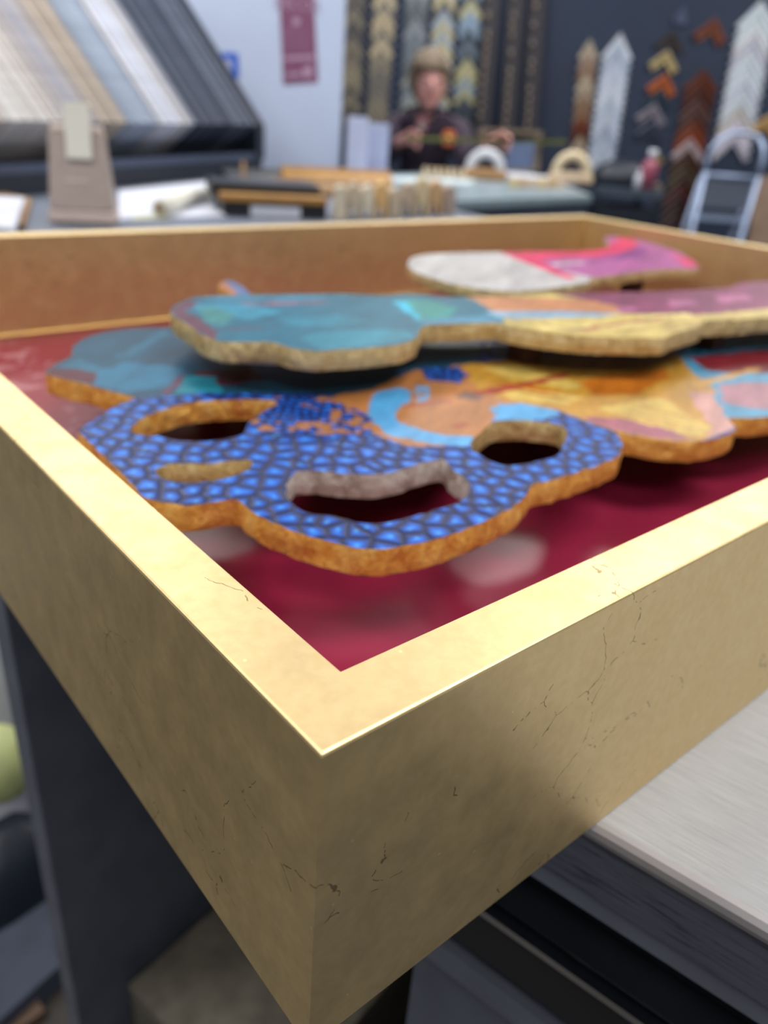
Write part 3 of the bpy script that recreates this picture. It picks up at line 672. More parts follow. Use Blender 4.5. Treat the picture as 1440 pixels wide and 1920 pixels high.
# tape dispenser
dp = P(156, 423, 1.0); kd = scale_at(dp)
disp = thing('tape_dispenser', dp, 'beige tapered tape dispenser with a cream strip standing up on the desk', 'tape dispenser')
wB, wT, hB, dB = 132/kd, 106/kd, 158/kd, 0.085
def taper(bm, x0, x1, y0, y1, z0, X0, X1, Y0, Y1, z1, c, yaw=0.24):
    Rz = Matrix.Rotation(yaw, 3, 'Z')
    a_ = [c + Rz @ Vector(q_) for q_ in ((x0, y0, z0), (x1, y0, z0), (x1, y1, z0), (x0, y1, z0))]
    b2 = [c + Rz @ Vector(q_) for q_ in ((X0, Y0, z1), (X1, Y0, z1), (X1, Y1, z1), (X0, Y1, z1))]
    return hexa(bm, a_, b2)
dc = dp + Vector((-0.004, 0.01, 0)); wB *= 0.92; wT *= 0.90
obj('housing', taper(NB(), -wB/2*0.94, wB/2*0.94, 0, dB, 0.026, -wT/2, wT/2, 0.022, dB-0.02, hB, dc), M['beige'], disp, bevel=0.004)
obj('base_flange', taper(NB(), -wB/2, wB/2, -0.006, dB+0.006, 0.004, -wB/2*0.97, wB/2*0.97, -0.003, dB+0.003, 0.0255, dc), M['beige_light'], disp, bevel=0.003)
obj('foot_pad', taper(NB(), -wB/2*0.8, wB/2*0.8, 0.006, dB-0.01, 0.0, -wB/2*0.8, wB/2*0.8, 0.006, dB-0.01, 0.0038, dc), M['black'], disp)
obj('top_cap', taper(NB(), -wT/2*0.98, wT/2*0.98, 0.020, dB-0.022, hB+0.0004, -wT/2*0.9, wT/2*0.9, 0.026, dB-0.028, hB+0.010, dc), M['beige_light'], disp, bevel=0.002)
obj('name_plate', taper(NB(), -0.026, 0.02, 0.0065, 0.0105, hB*0.46, -0.026, 0.02, 0.0075, 0.0115, hB*0.50, dc), M['beige_light'], disp)
tw = 44/kd
obj('paper_strip', taper(NB(), -tw*0.4, tw*0.6, 0.006, 0.012, hB*0.72, -tw*0.4, tw*0.6, 0.020, 0.024, hB*1.30, dc), M['cream'], disp)

# pad and board on the left of the desk
def slab(name, pix, z0, z1, mat, label, cat, grp=None, z=None, bevel=0):
    pts = [P(x_, y_, z1 if z is None else z) for x_, y_ in pix]
    return tag(obj(name, prism(NB(), pts, z0, z1), mat, bevel=bevel), label, cat, grp)
slab('kraft_board', [(-60, 395), (-40, 352), (58, 372), (44, 420)], 1.0003, 1.012, M['kraft'], 'brown board under the white pad at the left end of the desk', 'board')
slab('white_pad', [(-60, 418), (-40, 366), (46, 370), (26, 428)], 1.0125, 1.024, M['paper'], 'white paper pad lying on the brown board left of the tape dispenser', 'paper pad')
slab('paper_sheet', [(224, 412), (222, 356), (440, 334), (452, 345), (300, 400)], 1.0003, 1.0015, M['paper'], 'large white paper sheet spread between the dispenser and the black box', 'paper')
slab('paper_sheet', [(300, 408), (330, 378), (390, 378), (424, 404)], 1.0017, 1.0035, M['paper'], 'small white paper sheet under the cream paper roll', 'paper')
slab('cream_card', [(246, 412), (256, 403), (318, 398), (316, 408)], 1.0017, 1.004, plain('pale_green_card', srgb(206, 208, 188), 0.8), 'pale green card at the near edge of the white paper', 'card')
# cream paper roll
ra, rb, rc = P(300, 390, 1.022), P(355, 368, 1.022), P(432, 360, 1.022)
roll = thing('paper_roll', ra-Vector((0, 0, 0.018)), 'bent cream paper roll lying on the white sheets', 'paper roll')
obj('roll', tube(NB(), [ra, ra.lerp(rb, .5), rb, rb.lerp(rc, .5), rc], [0.018, 0.0185, 0.018, 0.0165, 0.016], 16), M['cream'], roll, smooth=True)
dv = (ra-rb).normalized(); obj('roll_end', tube(NB(), [ra+dv*0.0003, ra+dv*0.002], [0.012, 0.012], 14), plain('roll_core_shade', srgb(160, 140, 118), 0.8), roll)
# black box of moulding with gilt top and white label
a_, b2 = P(418, 405, 1.0), P(612, 412, 1.0)
mb = thing('moulding_box', a_.lerp(b2, .5), 'black box with a bright gilt strip and white label beside the wooden samples', 'box')
ux = (b2-a_); Lx = ux.length; ux.normalize(); uy_ = Vector((-ux.y, ux.x, 0))
k1 = scale_at(a_.lerp(b2, .5)); hb = 42/k1
def obx(x0, x1, y0, y1, z0, z1, c=a_, ex=ux, ey=uy_):
    return prism(NB(), [c+ex*x0+ey*y0, c+ex*x1+ey*y0, c+ex*x1+ey*y1, c+ex*x0+ey*y1], c.z+z0, c.z+z1)
obj('box_body', obx(0, Lx, 0, 0.16, 0.0005, hb*0.62), M['black'], mb, bevel=0.002)
obj('gilt_strip', obx(-0.005, Lx, -0.012, 0.05, hb*0.63, hb*0.92), M['gilt'], mb, bevel=0.002)
obj('black_lid', obx(-0.02, Lx*0.99, 0.06, 0.20, hb*0.63, hb*1.28), M['black'], mb, bevel=0.003)
obj('white_label', obx(Lx*0.26, Lx*0.74, -0.0012, -0.0002, hb*0.04, hb*0.50), M['paper'], mb)
# long gilt mouldings behind
def stick(name, p0, p1, w_, h_, mat, label, cat, grp=None, capmat=None):
    """moulding length with a stepped profile from p0 to p1, lying on its back"""
    d = (p1-p0); d.normalize(); n2 = Vector((-d.y, d.x, 0)).normalized()
    pr = [(0, 0), (w_, 0), (w_, h_), (w_*0.7, h_), (w_*0.55, h_*0.75), (w_*0.2, h_*0.6), (0, h_*0.35)]
    bm = NB(); hexa(bm, [p0+n2*a2+ZZ*b3 for a2, b3 in pr], [p1+n2*a2+ZZ*b3 for a2, b3 in pr])
    return tag(obj(name, bm, mat), label, cat, grp)
stick('moulding_length', P(520, 368, 1.0), P(738, 372, 1.0), 0.05, 0.045, M['gilt_dull'], 'dull gilt moulding length behind the black box, nearer of the two', 'moulding')
stick('moulding_length', P(530, 350, 1.0)+Vector((0, 0.03, 0)), P(736, 358, 1.0)+Vector((0, .03, 0)), 0.05, 0.058, M['gilt'], 'bright gilt moulding length behind the dull one on the desk', 'moulding')
stick('moulding_length', P(432, 345, 1.0), P(560, 344, 1.0), 0.06, 0.04, M['black'], 'black moulding length left of the gilt ones on the desk', 'moulding')
sp_ = P(457, 352, 1.0)
bm = tube(NB(), [sp_, sp_+ZZ*0.03, sp_+ZZ*0.075], [0.009, 0.006, 0.0045], 10); tag(obj('brown_peg', bm, M['kraft'], smooth=True), 'small brown peg standing on the desk behind the black box', 'peg')

# wooden corner samples standing in a row (arched notches)
def chunk_mesh(w_, h_, d_, notch=True):
    bm = NB(); pts = [(-w_/2, 0)]
    if notch:
        for k in range(9):
            a2 = PI - PI*k/8; pts.append((math.cos(a2)*w_*0.22, 0.001+math.sin(a2)*h_*0.30))
    pts += [(w_/2, 0), (w_/2, h_*0.72), (w_*0.38, h_*0.92), (w_*0.15, h_), (-w_*0.2, h_*0.96), (-w_*0.42, h_*0.86)]
    hexa(bm, [Vector((x_, 0, z_)) for x_, z_ in pts], [Vector((x_, d_, z_)) for x_, z_ in pts]); return bm
cols_ = [(200, 188, 166), (186, 172, 150), (212, 202, 182), (206, 168, 112), (192, 178, 156), (178, 160, 138), (204, 186, 150), (196, 160, 118), (170, 152, 140)]
labs = ['leftmost ', 'second ', 'third ', 'fourth ', 'fifth ', 'sixth ', 'seventh ', 'eighth ', 'rightmost ']
hts = [60, 62, 58, 62, 50, 58, 66, 60, 50]
for i in range(9):
    px_ = 636 + i*25.5; p_ = P(px_, 413 - i*1.4, 1.0); k_ = scale_at(p_)
    bm = chunk_mesh(24.0/k_, hts[i]/k_, 0.07, i % 2 == 1 or i in (2, 6))
    bmesh.ops.rotate(bm, verts=bm.verts, cent=(0, 0, 0), matrix=Matrix.Rotation(0.12, 3, 'Z')); bmesh.ops.translate(bm, verts=bm.verts, vec=p_)
    tag(obj('wooden_sample', bm, tint(cols_[i], 0.6, 0, 'raw_wood'), bevel=0.002), labs[i]+'pale wooden moulding sample in the row right of the black box', 'wood sample', 'pale wooden samples on the desk')

# poster and blue card on the white wall
YW = 3.55 - 0.0
def wallquad(name, pix, y, th, mat, parent=None, **k):
    bm = NB(); f = [YP(x_, y_, y) for x_, y_ in pix]
    hexa(bm, f, [p_+Vector((0, th, 0)) for p_ in f]); return obj(name, bm, mat, parent, **k)
pc = YP(560, 157, YW-0.003)
pos = thing('poster', pc, 'narrow maroon poster with pale lettering on the white wall', 'poster')
wallquad('poster_sheet', [(521, -70), (585, -78), (596, 154), (531, 158)], YW-0.003, 0.0022, M['maroon'], pos)
wallquad('print_block', [(531, 106), (590, 104), (591, 111), (531, 113)], YW-0.0038, 0.0006, M['pale_print'], pos)
wallquad('print_block', [(567, 128), (586, 122), (585, 143), (570, 147)], YW-0.0038, 0.0006, M['pale_print'], pos)
wallquad('print_block', [(536, 138), (564, 135), (564, 142), (536, 145)], YW-0.0038, 0.0006, M['pale_print'], pos)
wallquad('print_block', [(549, 34), (562, 34), (562, 47), (550, 47)], YW-0.0038, 0.0006, M['pale_print'], pos)
for i in range(5):
    wallquad('print_line', [(531, 55+i*9), (584, 53+i*9), (584, 56+i*9), (531, 58+i*9)], YW-0.0036, 0.0004, plain('faint_print', srgb(138, 94, 126), 0.6), pos)
tc = bpy.data.curves.new('poster_text', 'FONT'); tc.body = 'DECOR'; tc.size = 0.052; tc.extrude = 0.0004; tc.align_x = 'CENTER'
to = bpy.data.objects.new('lettering', tc); COL.objects.link(to); dg = bpy.context.evaluated_depsgraph_get()
tm = bpy.data.meshes.new_from_object(to.evaluated_get(dg)); bpy.data.objects.remove(to)
tp_ = YP(557, 18, YW-0.0042); lo = bpy.data.objects.new('lettering', tm); COL.objects.link(lo); lo.parent = pos
lo.location = tp_-pc; lo.rotation_euler = (PI/2, 0.04, 0); tm.materials.clear(); tm.materials.append(M['pale_print'])
bc = YP(432, 145, YW-0.003)
card = thing('blue_card', bc, 'small blue bordered card on the white wall behind the rack', 'card')
wallquad('card_border', [(416, 98), (446, 100), (448, 146), (420, 146)], YW-0.003, 0.002, M['blue'], card)
wallquad('card_centre', [(420, 110), (434, 111), (436, 142), (423, 142)], YW-0.0036, 0.0005, M['lilac'], card)

# ------------------------------------------------------------------ far counter
FR, BR, BL = P(1110, 366, 1.0), P(985, 320, 1.0), P(640, 328, 1.0)
FL = Vector((0.15, 2.70, 1.0))
ctr = thing('counter', (0.25, 3.5, 0), 'pale grey green topped counter with slate front in front of the person', 'counter')
obj('counter_top', prism(NB(), [Vector((q_.x, q_.y, 0)) for q_ in (FL, FR, BR, BL)], 0.975, 1.0), M['counter'], ctr)
cen = (FL+FR+BR+BL)/4
obj('counter_body', prism(NB(), [Vector((cen.x+(q_.x-cen.x)*0.97, cen.y+(q_.y-cen.y)*0.97, 0)) for q_ in (FL, FR, BR, BL)], 0.0, 0.974), M['slate'], ctr)

def upright(name, px0, px1, py_top, py_base, z, depth, mat, label, cat, yaw=0.0, bevel=0.002):
    a2 = P(px0, py_base, z); b3 = P(px1, py_base, z); c2 = a2.lerp(b3, .5); k_ = scale_at(c2)
    w_ = (px1-px0)/k_; h_ = (py_base-py_top)/k_/0.93
    bm = NB(); box(bm, (c2.x, c2.y+depth/2, z+0.0003), (w_, depth, h_), yaw); return tag(obj(name, bm, mat, bevel=bevel), label, cat)
upright('lilac_box', 647, 684, 238, 330, 1.0, 0.05, M['lilac'], 'tall pale lilac box at the left end of the far counter', 'box')
upright('lilac_box', 685, 724, 248, 328, 1.0, 0.05, plain('grey_lilac_board', srgb(158, 166, 196), 0.7, 0, 0.04), 'shorter greyer lilac box beside the person on the far counter', 'box')
upright('grey_box', 946, 996, 276, 322, 1.0, 0.09, plain('blue_grey_box', srgb(92, 108, 142), 0.6), 'blue grey box standing under the empty wooden frame', 'box')
slab('paper_sheet', [(880, 345), (700, 338), (745, 330), (900, 332)], 1.0003, 1.0012, plain('pale_sheet', srgb(190, 206, 212), 0.5), 'pale sheet lying across the middle of the far counter', 'paper')
slab('paper_sheet', [(690, 338), (660, 334), (700, 326), (740, 330)], 1.0014, 1.003, M['paper'], 'white sheet at the left end of the far counter', 'paper')
slab('paper_sheet', [(945, 322), (1060, 334), (1080, 345), (960, 334)], 1.0003, 1.003, M['paper'], 'white sheet at the right end of the far counter', 'paper')
# striped rows of wooden chips
def chips(n, x0, y0, x1, y1, h_px, cols, lab, grp):
    for i in range(n):
        f = i/(n-1); p_ = P(x0+(x1-x0)*f, y0+(y1-y0)*f, 1.0036); k_ = scale_at(p_)
        bm = chunk_mesh(0.72*abs(x1-x0)/(n-1)/k_, h_px/k_, 0.05, False); bmesh.ops.translate(bm, verts=bm.verts, vec=p_)
        tag(obj('wooden_chip', bm, tint(cols[i % len(cols)], 0.6, 0, 'raw_wood')), lab, 'wood chip', grp)
chips(7, 796, 331, 868, 335, 16, [(206, 186, 156), (186, 160, 128)], 'small tan wooden chip in the row in front of the person', 'wooden chips in front of the person')
chips(6, 962, 350, 1052, 352, 16, [(214, 190, 132), (196, 164, 120), (208, 184, 160)], 'small yellow tan wooden chip in the row on the right of the counter', 'wooden chips on the right of the counter')
# carved arch ornaments
def arch(px_, py_, w_px, h_px, mat, bmat, label):
    p_ = P(px_, py_, 1.0003); k_ = scale_at(p_); w_, h_ = w_px/k_, h_px/k_
    r_ = thing('arch_ornament', p_, label, 'wood ornament')
    bm = NB(); R_ = w_*0.34; z0 = h_-R_-w_*0.10
    tube(bm, [p_+Vector((-R_, 0.03, h_*0.3))]+[p_+Vector((R_*math.cos(PI-PI*k/12), 0.03, z0+R_*math.sin(PI*k/12))) for k in range(13)]+[p_+Vector((R_, 0.03, h_*0.3))], w_*0.11, 10, axis=Vector((0, 1, 0)))
    obj('arch', bm, mat, r_, smooth=True)
    bm = NB(); loft(bm, [rr(p_.x, p_.y+0.03, w_, 0.06, p_.z+z_*h_, 20) for z_ in (0.0, 0.12, 0.26)]+[rr(p_.x, p_.y+0.03, w_*0.8, 0.05, p_.z+h_*0.36, 20)]); obj('base', bm, bmat, r_, smooth=True)
arch(908, 338, 84, 54, plain('white_plaster', srgb(196, 198, 206), 0.6), M['kraft'], 'white arched ornament with tan base on the counter near the hand')
arch(1070, 345, 84, 56, plain('cream_wood', srgb(206, 190, 158), 0.6), plain('pale_tan_wood', srgb(200, 178, 150), 0.6), 'cream arched wooden ornament at the right end of the counter')
# empty frame the person is measuring
a2 = P(893, 325, 1.0); Yf = 4.0
fr2 = thing('empty_frame', Vector((YP(955, 320, Yf).x, Yf, 1.0)), 'empty dull gold picture frame standing upright beside the hand', 'picture frame')
c1_, c2_, c3_, c4_ = YP(903, 240, Yf), YP(1017, 246, Yf), YP(1010, 322, Yf), YP(890, 322, Yf)
cf = (c1_+c2_+c3_+c4_)/4
for (pa, pb) in ((c1_, c2_), (c2_, c3_), (c3_, c4_), (c4_, c1_)):
    ia, ib = cf+(pa-cf)*0.80, cf+(pb-cf)*0.80
    ia = pa+(cf-pa).normalized()*0.028; ib = pb+(cf-pb).normalized()*0.028
    bm = NB(); hexa(bm, [pa, pb, ib, ia], [q_+Vector((0, 0.025, 0)) for q_ in (pa, pb, ib, ia)]); obj('rail', bm, plain('dull_bronze_wood', srgb(120, 104, 88), 0.5), fr2)

# ------------------------------------------------------------------ moulding corner samples on the navy wall
def corner_bm(arm, wd, dp_, half=PI/4):
    """apex at origin, arms run down and outward in the XZ plane"""
    bm = NB(); prof_ = [(0, 0), (0, -dp_*0.75), (wd*0.15, -dp_), (wd*0.35, -dp_*0.95), (wd*0.5, -dp_*0.6), (wd*0.85, -dp_*0.45), (wd, -dp_*0.5), (wd, 0)]
    s_, c_ = math.sin(half), math.cos(half)
    for sg in (-1, 1):
        # arm direction d, inward (below) normal n
        d = Vector((sg*s_, 0, -c_)); n = Vector((-sg*c_, 0, -s_))
        A_, B_ = [], []
        for (w_, y_) in prof_:
            A_.append(Vector((0, y_, -w_/s_))); B_.append(d*arm + n*w_ + Vector((0, y_, 0)))
        va = [bm.verts.new(p_) for p_ in A_]; vb = [bm.verts.new(p_) for p_ in B_]; n_ = len(va)
        for i in range(n_): bm.faces.new((va[i], va[(i+1) % n_], vb[(i+1) % n_], vb[i]))
        bm.faces.new(vb); 
    bmesh.ops.remove_doubles(bm, verts=bm.verts, dist=1e-6); return bm
cmesh = {}
def corner_mesh(rgb, arm, wd, half, metal=0.15):
    k = (rgb, round(arm, 3), round(wd, 3), half)
    if k not in cmesh:
        bm = corner_bm(arm, wd, 0.022, half); bmesh.ops.recalc_face_normals(bm, faces=bm.faces)
        me = bpy.data.meshes.new('corner_sample'); bm.to_mesh(me); bm.free(); me.materials.append(tint(rgb, 0.4, metal, 'corner_finish')); cmesh[k] = me
    return cmesh[k]
YWALL = 5.244
def column(x0, y0, x1, y1, w_px, cols, lab, grp, step=None, half=PI/4, wd=None, seedn=1):
    a2, b3 = YP(x0, y0, YWALL), YP(x1, y1, YWALL); k_ = scale_at(a2.lerp(b3, .5)); arm = w_px/k_/2/math.sin(half)
    wd = wd or 0.034; stp = step or wd/math.sin(half)+0.002
    n = max(1, int((a2-b3).length/stp)); rg = random.Random(seedn)
    for i in range(n):
        rgb = cols[i % len(cols)] if len(cols) >= n else cols[rg.randrange(len(cols))]
        if rgb is None: continue
        o = bpy.data.objects.new('corner_sample', corner_mesh(rgb, arm, wd, half)); COL.objects.link(o)
        o.location = a2.lerp(b3, i/max(1, n)) ; o.rotation_euler = (0, math.atan2((a2-b3).x, (a2-b3).z)*0.6, 0)
        tag(o, lab, 'frame corner sample', grp)
def at_px(x, y, w_px, rgb, lab, half=PI/4, wd=0.034, yaw=0.0):
    a2 = YP(x, y, YWALL); k_ = scale_at(a2); arm = w_px/k_/2/math.sin(half)
    o = bpy.data.objects.new('corner_sample', corner_mesh(rgb, arm, wd, half)); COL.objects.link(o); o.location = a2; o.rotation_euler = (0, 0.10, 0)
    tag(o, lab, 'frame corner sample')
column(668, -60, 655, 225, 44, [(120, 112, 104), (146, 138, 120), (98, 94, 94), (160, 150, 128)], 'taupe corner sample in the leftmost wall column beside the white wall', 'corner samples of the leftmost column', half=0.68, wd=0.028, seedn=2)
column(726, -60, 706, 225, 46, [(190, 176, 148), (150, 142, 126), (206, 192, 160), (128, 124, 118)], 'cream or taupe corner sample in the second column from the white wall', 'corner samples of the second column', half=0.68, wd=0.028, seedn=3)
column(786, -60, 770, 215, 46, [(128, 136, 144), (152, 160, 168), (168, 172, 164), (110, 116, 122)], 'grey corner sample in the third column behind the person', 'corner samples of the third column', half=0.68, wd=0.028, seedn=4)
column(838, -60, 822, 200, 46, [(196, 186, 150), (168, 180, 194), (206, 204, 196), (104, 104, 104)], 'cream or silver corner sample in the column above the head', 'corner samples of the fourth column', half=0.68, wd=0.028, seedn=5)
column(888, -60, 868, 230, 44, [(150, 170, 190), (70, 78, 90), (196, 190, 150), (88, 96, 104), (120, 134, 148)], 'blue grey corner sample in the column right of the head', 'corner samples of the fifth column', half=0.68, wd=0.028, seedn=6)
column(1163, 62, 1122, 330, 56, [(206, 214, 228), (188, 200, 216), (222, 228, 238), (176, 188, 206)], 'white corner sample in the white column above the cream ornament', 'corner samples of the white column', half=0.62, wd=0.022, seedn=7)
column(1428, 0, 1374, 268, 74, [(206, 216, 224), (190, 202, 208), (214, 220, 226), (200, 198, 206), (182, 186, 200), (208, 214, 222), (196, 206, 216), (212, 220, 228), (190, 196, 212), (206, 214, 222), (198, 206, 216), (188, 180, 172), (206, 202, 216), (210, 206, 218), (196, 192, 208), (150, 150, 168), (120, 118, 132)], 'white or pale corner sample in the tall column above the step ladder', 'corner samples above the ladder', half=0.72, wd=0.030, seedn=8)
column(1320, 130, 1262, 430, 62, [(96, 48, 28), (84, 42, 28), (70, 36, 30), (92, 66, 62), (74, 46, 42), (110, 54, 32), (128, 62, 36), (176, 160, 166), (72, 44, 34), (66, 46, 34), (74, 66, 48), (60, 34, 30), (76, 36, 34), (52, 30, 32), (48, 28, 30), (56, 32, 30), (48, 30, 30), (48, 30, 30), (50, 30, 30)], 'dark brown or red corner sample in the column left of the ladder', 'brown corner samples left of the ladder', seedn=9)
at_px(1341, 34, 64, (110, 60, 40), 'brown corner sample at the top of the dark column left of the white one', wd=0.05)
at_px(1262, 58, 54, (58, 48, 44), 'very dark brown corner sample above the tan one', wd=0.035)
at_px(1252, 94, 56, (178, 160, 112), 'tan gold corner sample in the short column', wd=0.04)
at_px(1248, 138, 56, (166, 86, 40), 'orange wooden corner sample below the tan gold one', wd=0.045)
at_px(1243, 168, 50, (48, 66, 78), 'dark teal corner sample below the orange one', wd=0.03)
at_px(1228, 194, 58, (128, 122, 134), 'mauve grey corner sample below the dark teal one', wd=0.04)
at_px(1224, 226, 50, (50, 56, 76), 'slate corner sample below the mauve grey one', wd=0.05)
at_px(1282, 14, 26, (88, 98, 126), 'small slate blue corner sample near the top of the wall', half=0.5, wd=0.03)
at_px(1444, 214, 56, (178, 142, 92), 'golden tan corner sample at the right border above the ladder', wd=0.05)
at_px(1236, 290, 22, (156, 138, 80), 'small gold corner sample above the trolley', wd=0.03)
at_px(1234, 342, 22, (160, 142, 128), 'small pale tan corner sample right of the trolley', wd=0.03)
# narrow column of small brown carved samples
column(1106, 74, 1084, 292, 36, [(188, 176, 156), (140, 76, 40), (96, 52, 36), (176, 160, 140), (120, 62, 38), (84, 48, 40), (168, 146, 132), (148, 118, 96)], 'small brown or tan corner sample in the narrow column left of the white one', 'small brown corner samples', half=0.55, wd=0.026, seedn=10)
# beaded mouldings leaning on the wall
for (x0, x1, lab) in ((922, 893, 'dark beaded moulding length leaning on the wall, nearest the person'), (968, 940, 'dark beaded moulding length leaning on the wall, middle one'), (1008, 982, 'dark beaded moulding length leaning on the wall, farthest right')):
    a2 = YP(x0, -60, 5.20); b3 = YP(x1, 330, 5.10); d = (b3-a2); bot = a2 + d*(a2.z/(a2.z-b3.z))
    r_ = thing('beaded_moulding', bot, lab, 'moulding')
    xo = Vector((0.028, 0, 0))
    bm = NB(); hexa(bm, [a2-xo, a2+xo*2, a2+xo*2+Vector((0, .02, 0)), a2-xo+Vector((0, .02, 0))], [bot-xo, bot+xo*2, bot+xo*2+Vector((0, .02, 0)), bot-xo+Vector((0, .02, 0))]); obj('strip', bm, plain('dark_plum_wood', srgb(30, 25, 34), 0.6), r_)
    bm = NB(); rg = random.Random(int(x0)); n = int(d.length/0.045)
    skip = 0
    for i in range(n):
        if skip > 0: skip -= 1; continue
        if rg.random() < 0.25: skip = 1
        c2 = a2.lerp(b3, i/n)+Vector((rg.uniform(-.004, .004), -0.008, 0)); ball(bm, c2, (0.0125, 0.012, 0.016+rg.uniform(0, .006)), 10)
    obj('beads', bm, tint((120, 108, 98), 0.4, 0.2, 'dull_gilt_beads'), r_, smooth=True)

# ------------------------------------------------------------------ trolley and bottles
ty = 3.95
ta, tb = P(1128, 352, 0.985), P(1240, 358, 0.985)
tro = thing('trolley', Vector(((ta.x+tb.x)/2, ta.y+0.2, 0)), 'dark slate tool trolley standing right of the far counter', 'trolley')
tx0, tx1, ty0 = ta.x, tb.x, min(ta.y, tb.y)+0.05
def ab(x0, x1, y0, y1, z0, z1):
    return prism(NB(), [Vector((x0, y0, 0)), Vector((x1, y0, 0)), Vector((x1, y1, 0)), Vector((x0, y1, 0))], z0, z1)
obj('trolley_top', ab(tx0, tx1, ty0, ty0+0.4, 0.95, 0.985), plain('slate_green_metal', srgb(62, 74, 88), 0.5), tro)
obj('shelf', ab(tx0+.02, tx1-.02, ty0+.01, ty0+0.39, 0.60, 0.62), M['slate'], tro)
obj('drawer', ab(tx0+.03, tx1-.03, ty0+.005, ty0+0.3, 0.80, 0.90), M['rack'], tro)
for (x_, y_) in ((tx0, ty0), (tx1-.025, ty0), (tx0, ty0+.375), (tx1-.025, ty0+.375)):
    obj('leg', ab(x_, x_+.025, y_, y_+.025, 0.0, 0.95), M['rack'], tro)
p_ = P(1168, 352, 0.985)
bm = loft(NB(), [rr(p_.x-.01, ty0+0.2, 0.24, 0.22, z_, 20) for z_ in (0.9855, 1.03)]+[rr(p_.x, ty0+0.2, 0.20, 0.18, 1.07, 20), rr(p_.x+.02, ty0+.2, .12, .1, 1.10, 20)])
tag(obj('black_case', bm, M['rack'], smooth=True), 'rounded black case lying on the slate trolley', 'case')
def bottle(px_, py_, h_px, body, cap, label):
    p2 = P(px_, py_, 0.9855); p2.y = ty0+0.06; k_ = scale_at(p2); h_ = h_px/k_; r_ = h_*0.22
    p2 = Vector((YP(px_, py_, ty0+0.06).x, ty0+0.06, 0.9855))
    t_ = thing('bottle', p2, label, 'bottle')
    obj('bottle_body', lathe(NB(), p2, [(0.001, 0), (r_, 0), (r_, h_*.6), (r_*.8, h_*.7), (r_*.35, h_*.76), (r_*.35, h_*.82), (0.001, h_*.82)], 18), body, t_, smooth=True)
    obj('cap', lathe(NB(), p2, [(0.001, h_*.82), (r_*.5, h_*.82), (r_*.5, h_), (0.001, h_)], 18), cap, t_, smooth=True)
bottle(1195, 350, 34, M['paper'], M['paper'], 'short white bottle on the trolley, left of the pair')
bottle(1212, 350, 68, plain('raspberry_plastic', srgb(150, 78, 100), 0.4), M['paper'], 'taller raspberry bottle with white top on the trolley')
# pale brown board at right border
p_ = YP(1432, 330, 4.9)
bm = NB(); q0, q1, q2, q3 = YP(1418, 330, 4.9), YP(1470, 330, 4.9), YP(1450, 520, 4.7), YP(1396, 520, 4.7)
f0 = q0+(q3-q0)*(q0.z/(q0.z-q3.z)); f1 = q1+(q2-q1)*(q1.z/(q1.z-q2.z))
hexa(bm, [q0, q1, f1, f0], [v_+Vector((0, 0.02, 0)) for v_ in (q0, q1, f1, f0)])
tag(obj('leaning_board', bm, plain('brown_board', srgb(120, 98, 82), 0.7, 0, 0.2, 8)), 'brown board leaning on the wall behind the right side of the ladder', 'board')

# ------------------------------------------------------------------ step ladder
YL = 4.2
lad = thing('step_ladder', Vector((YP(1350, 400, YL).x, YL, 0)), 'pale grey folding step ladder with dark treads in front of the wall samples', 'step ladder')
def ext(pa, pb):  # extend to the floor
    return pa + (pb-pa)*(pa.z/(pa.z-pb.z))
LA, LB = YP(1322, 322, YL), YP(1296, 436, YL-0.05)
RA, RB = YP(1422, 332, YL), YP(1388, 450, YL-0.05)
LF, RF = ext(LA, LB), ext(RA, RB)
LF = LA + (LB-LA)*((LA.z-0.012)/(LA.z-LB.z)); RF = RA + (RB-RA)*((RA.z-0.012)/(RA.z-RB.z))
obj('side_rail', tube(NB(), [LA, LF], 0.0125, 12), M['ladder'], lad, smooth=True)
obj('side_rail', tube(NB(), [RA, RF], 0.0125, 12), M['ladder'], lad, smooth=True)
hpts = [LA, YP(1326, 300, YL), YP(1334, 280, YL), YP(1350, 262, YL+0.04), YP(1372, 250, YL+0.10), YP(1400, 250, YL+.12), YP(1424, 258, YL+.10), YP(1432, 275, YL+.03), YP(1430, 300, YL), RA]
obj('hand_rail', tube(NB(), hpts, 0.0115, 12), M['ladder'], lad, smooth=True)
def along(a3, b3, z): return a3 + (b3-a3)*((a3.z-z)/(a3.z-b3.z))
zl = LA.z
for (dz0, dz1, nm) in ((0.005, 0.02, 'cross_bar'),):
    obj(nm, tube(NB(), [along(LA, LB, zl-0.012), along(RA, RB, zl-0.012)], 0.011, 10), M['ladder'], lad, smooth=True)
def plate(z0, z1, y_off, th, mat, inset=0.0):
    q_ = [along(LA, LB, z0), along(RA, RB, z0), along(RA, RB, z1), along(LA, LB, z1)]
    ex = (q_[1]-q_[0]).normalized(); q_ = [q_[0]+ex*inset, q_[1]-ex*inset, q_[2]-ex*inset, q_[3]+ex*inset]
    q_ = [v_+Vector((0, y_off, 0)) for v_ in q_]
    return hexa(NB(), q_, [v_+Vector((0, th, 0)) for v_ in q_])
obj('folded_platform', plate(zl-0.03, zl-0.155, 0.0, 0.02, M['tread'], 0.016), M['tread'], lad)
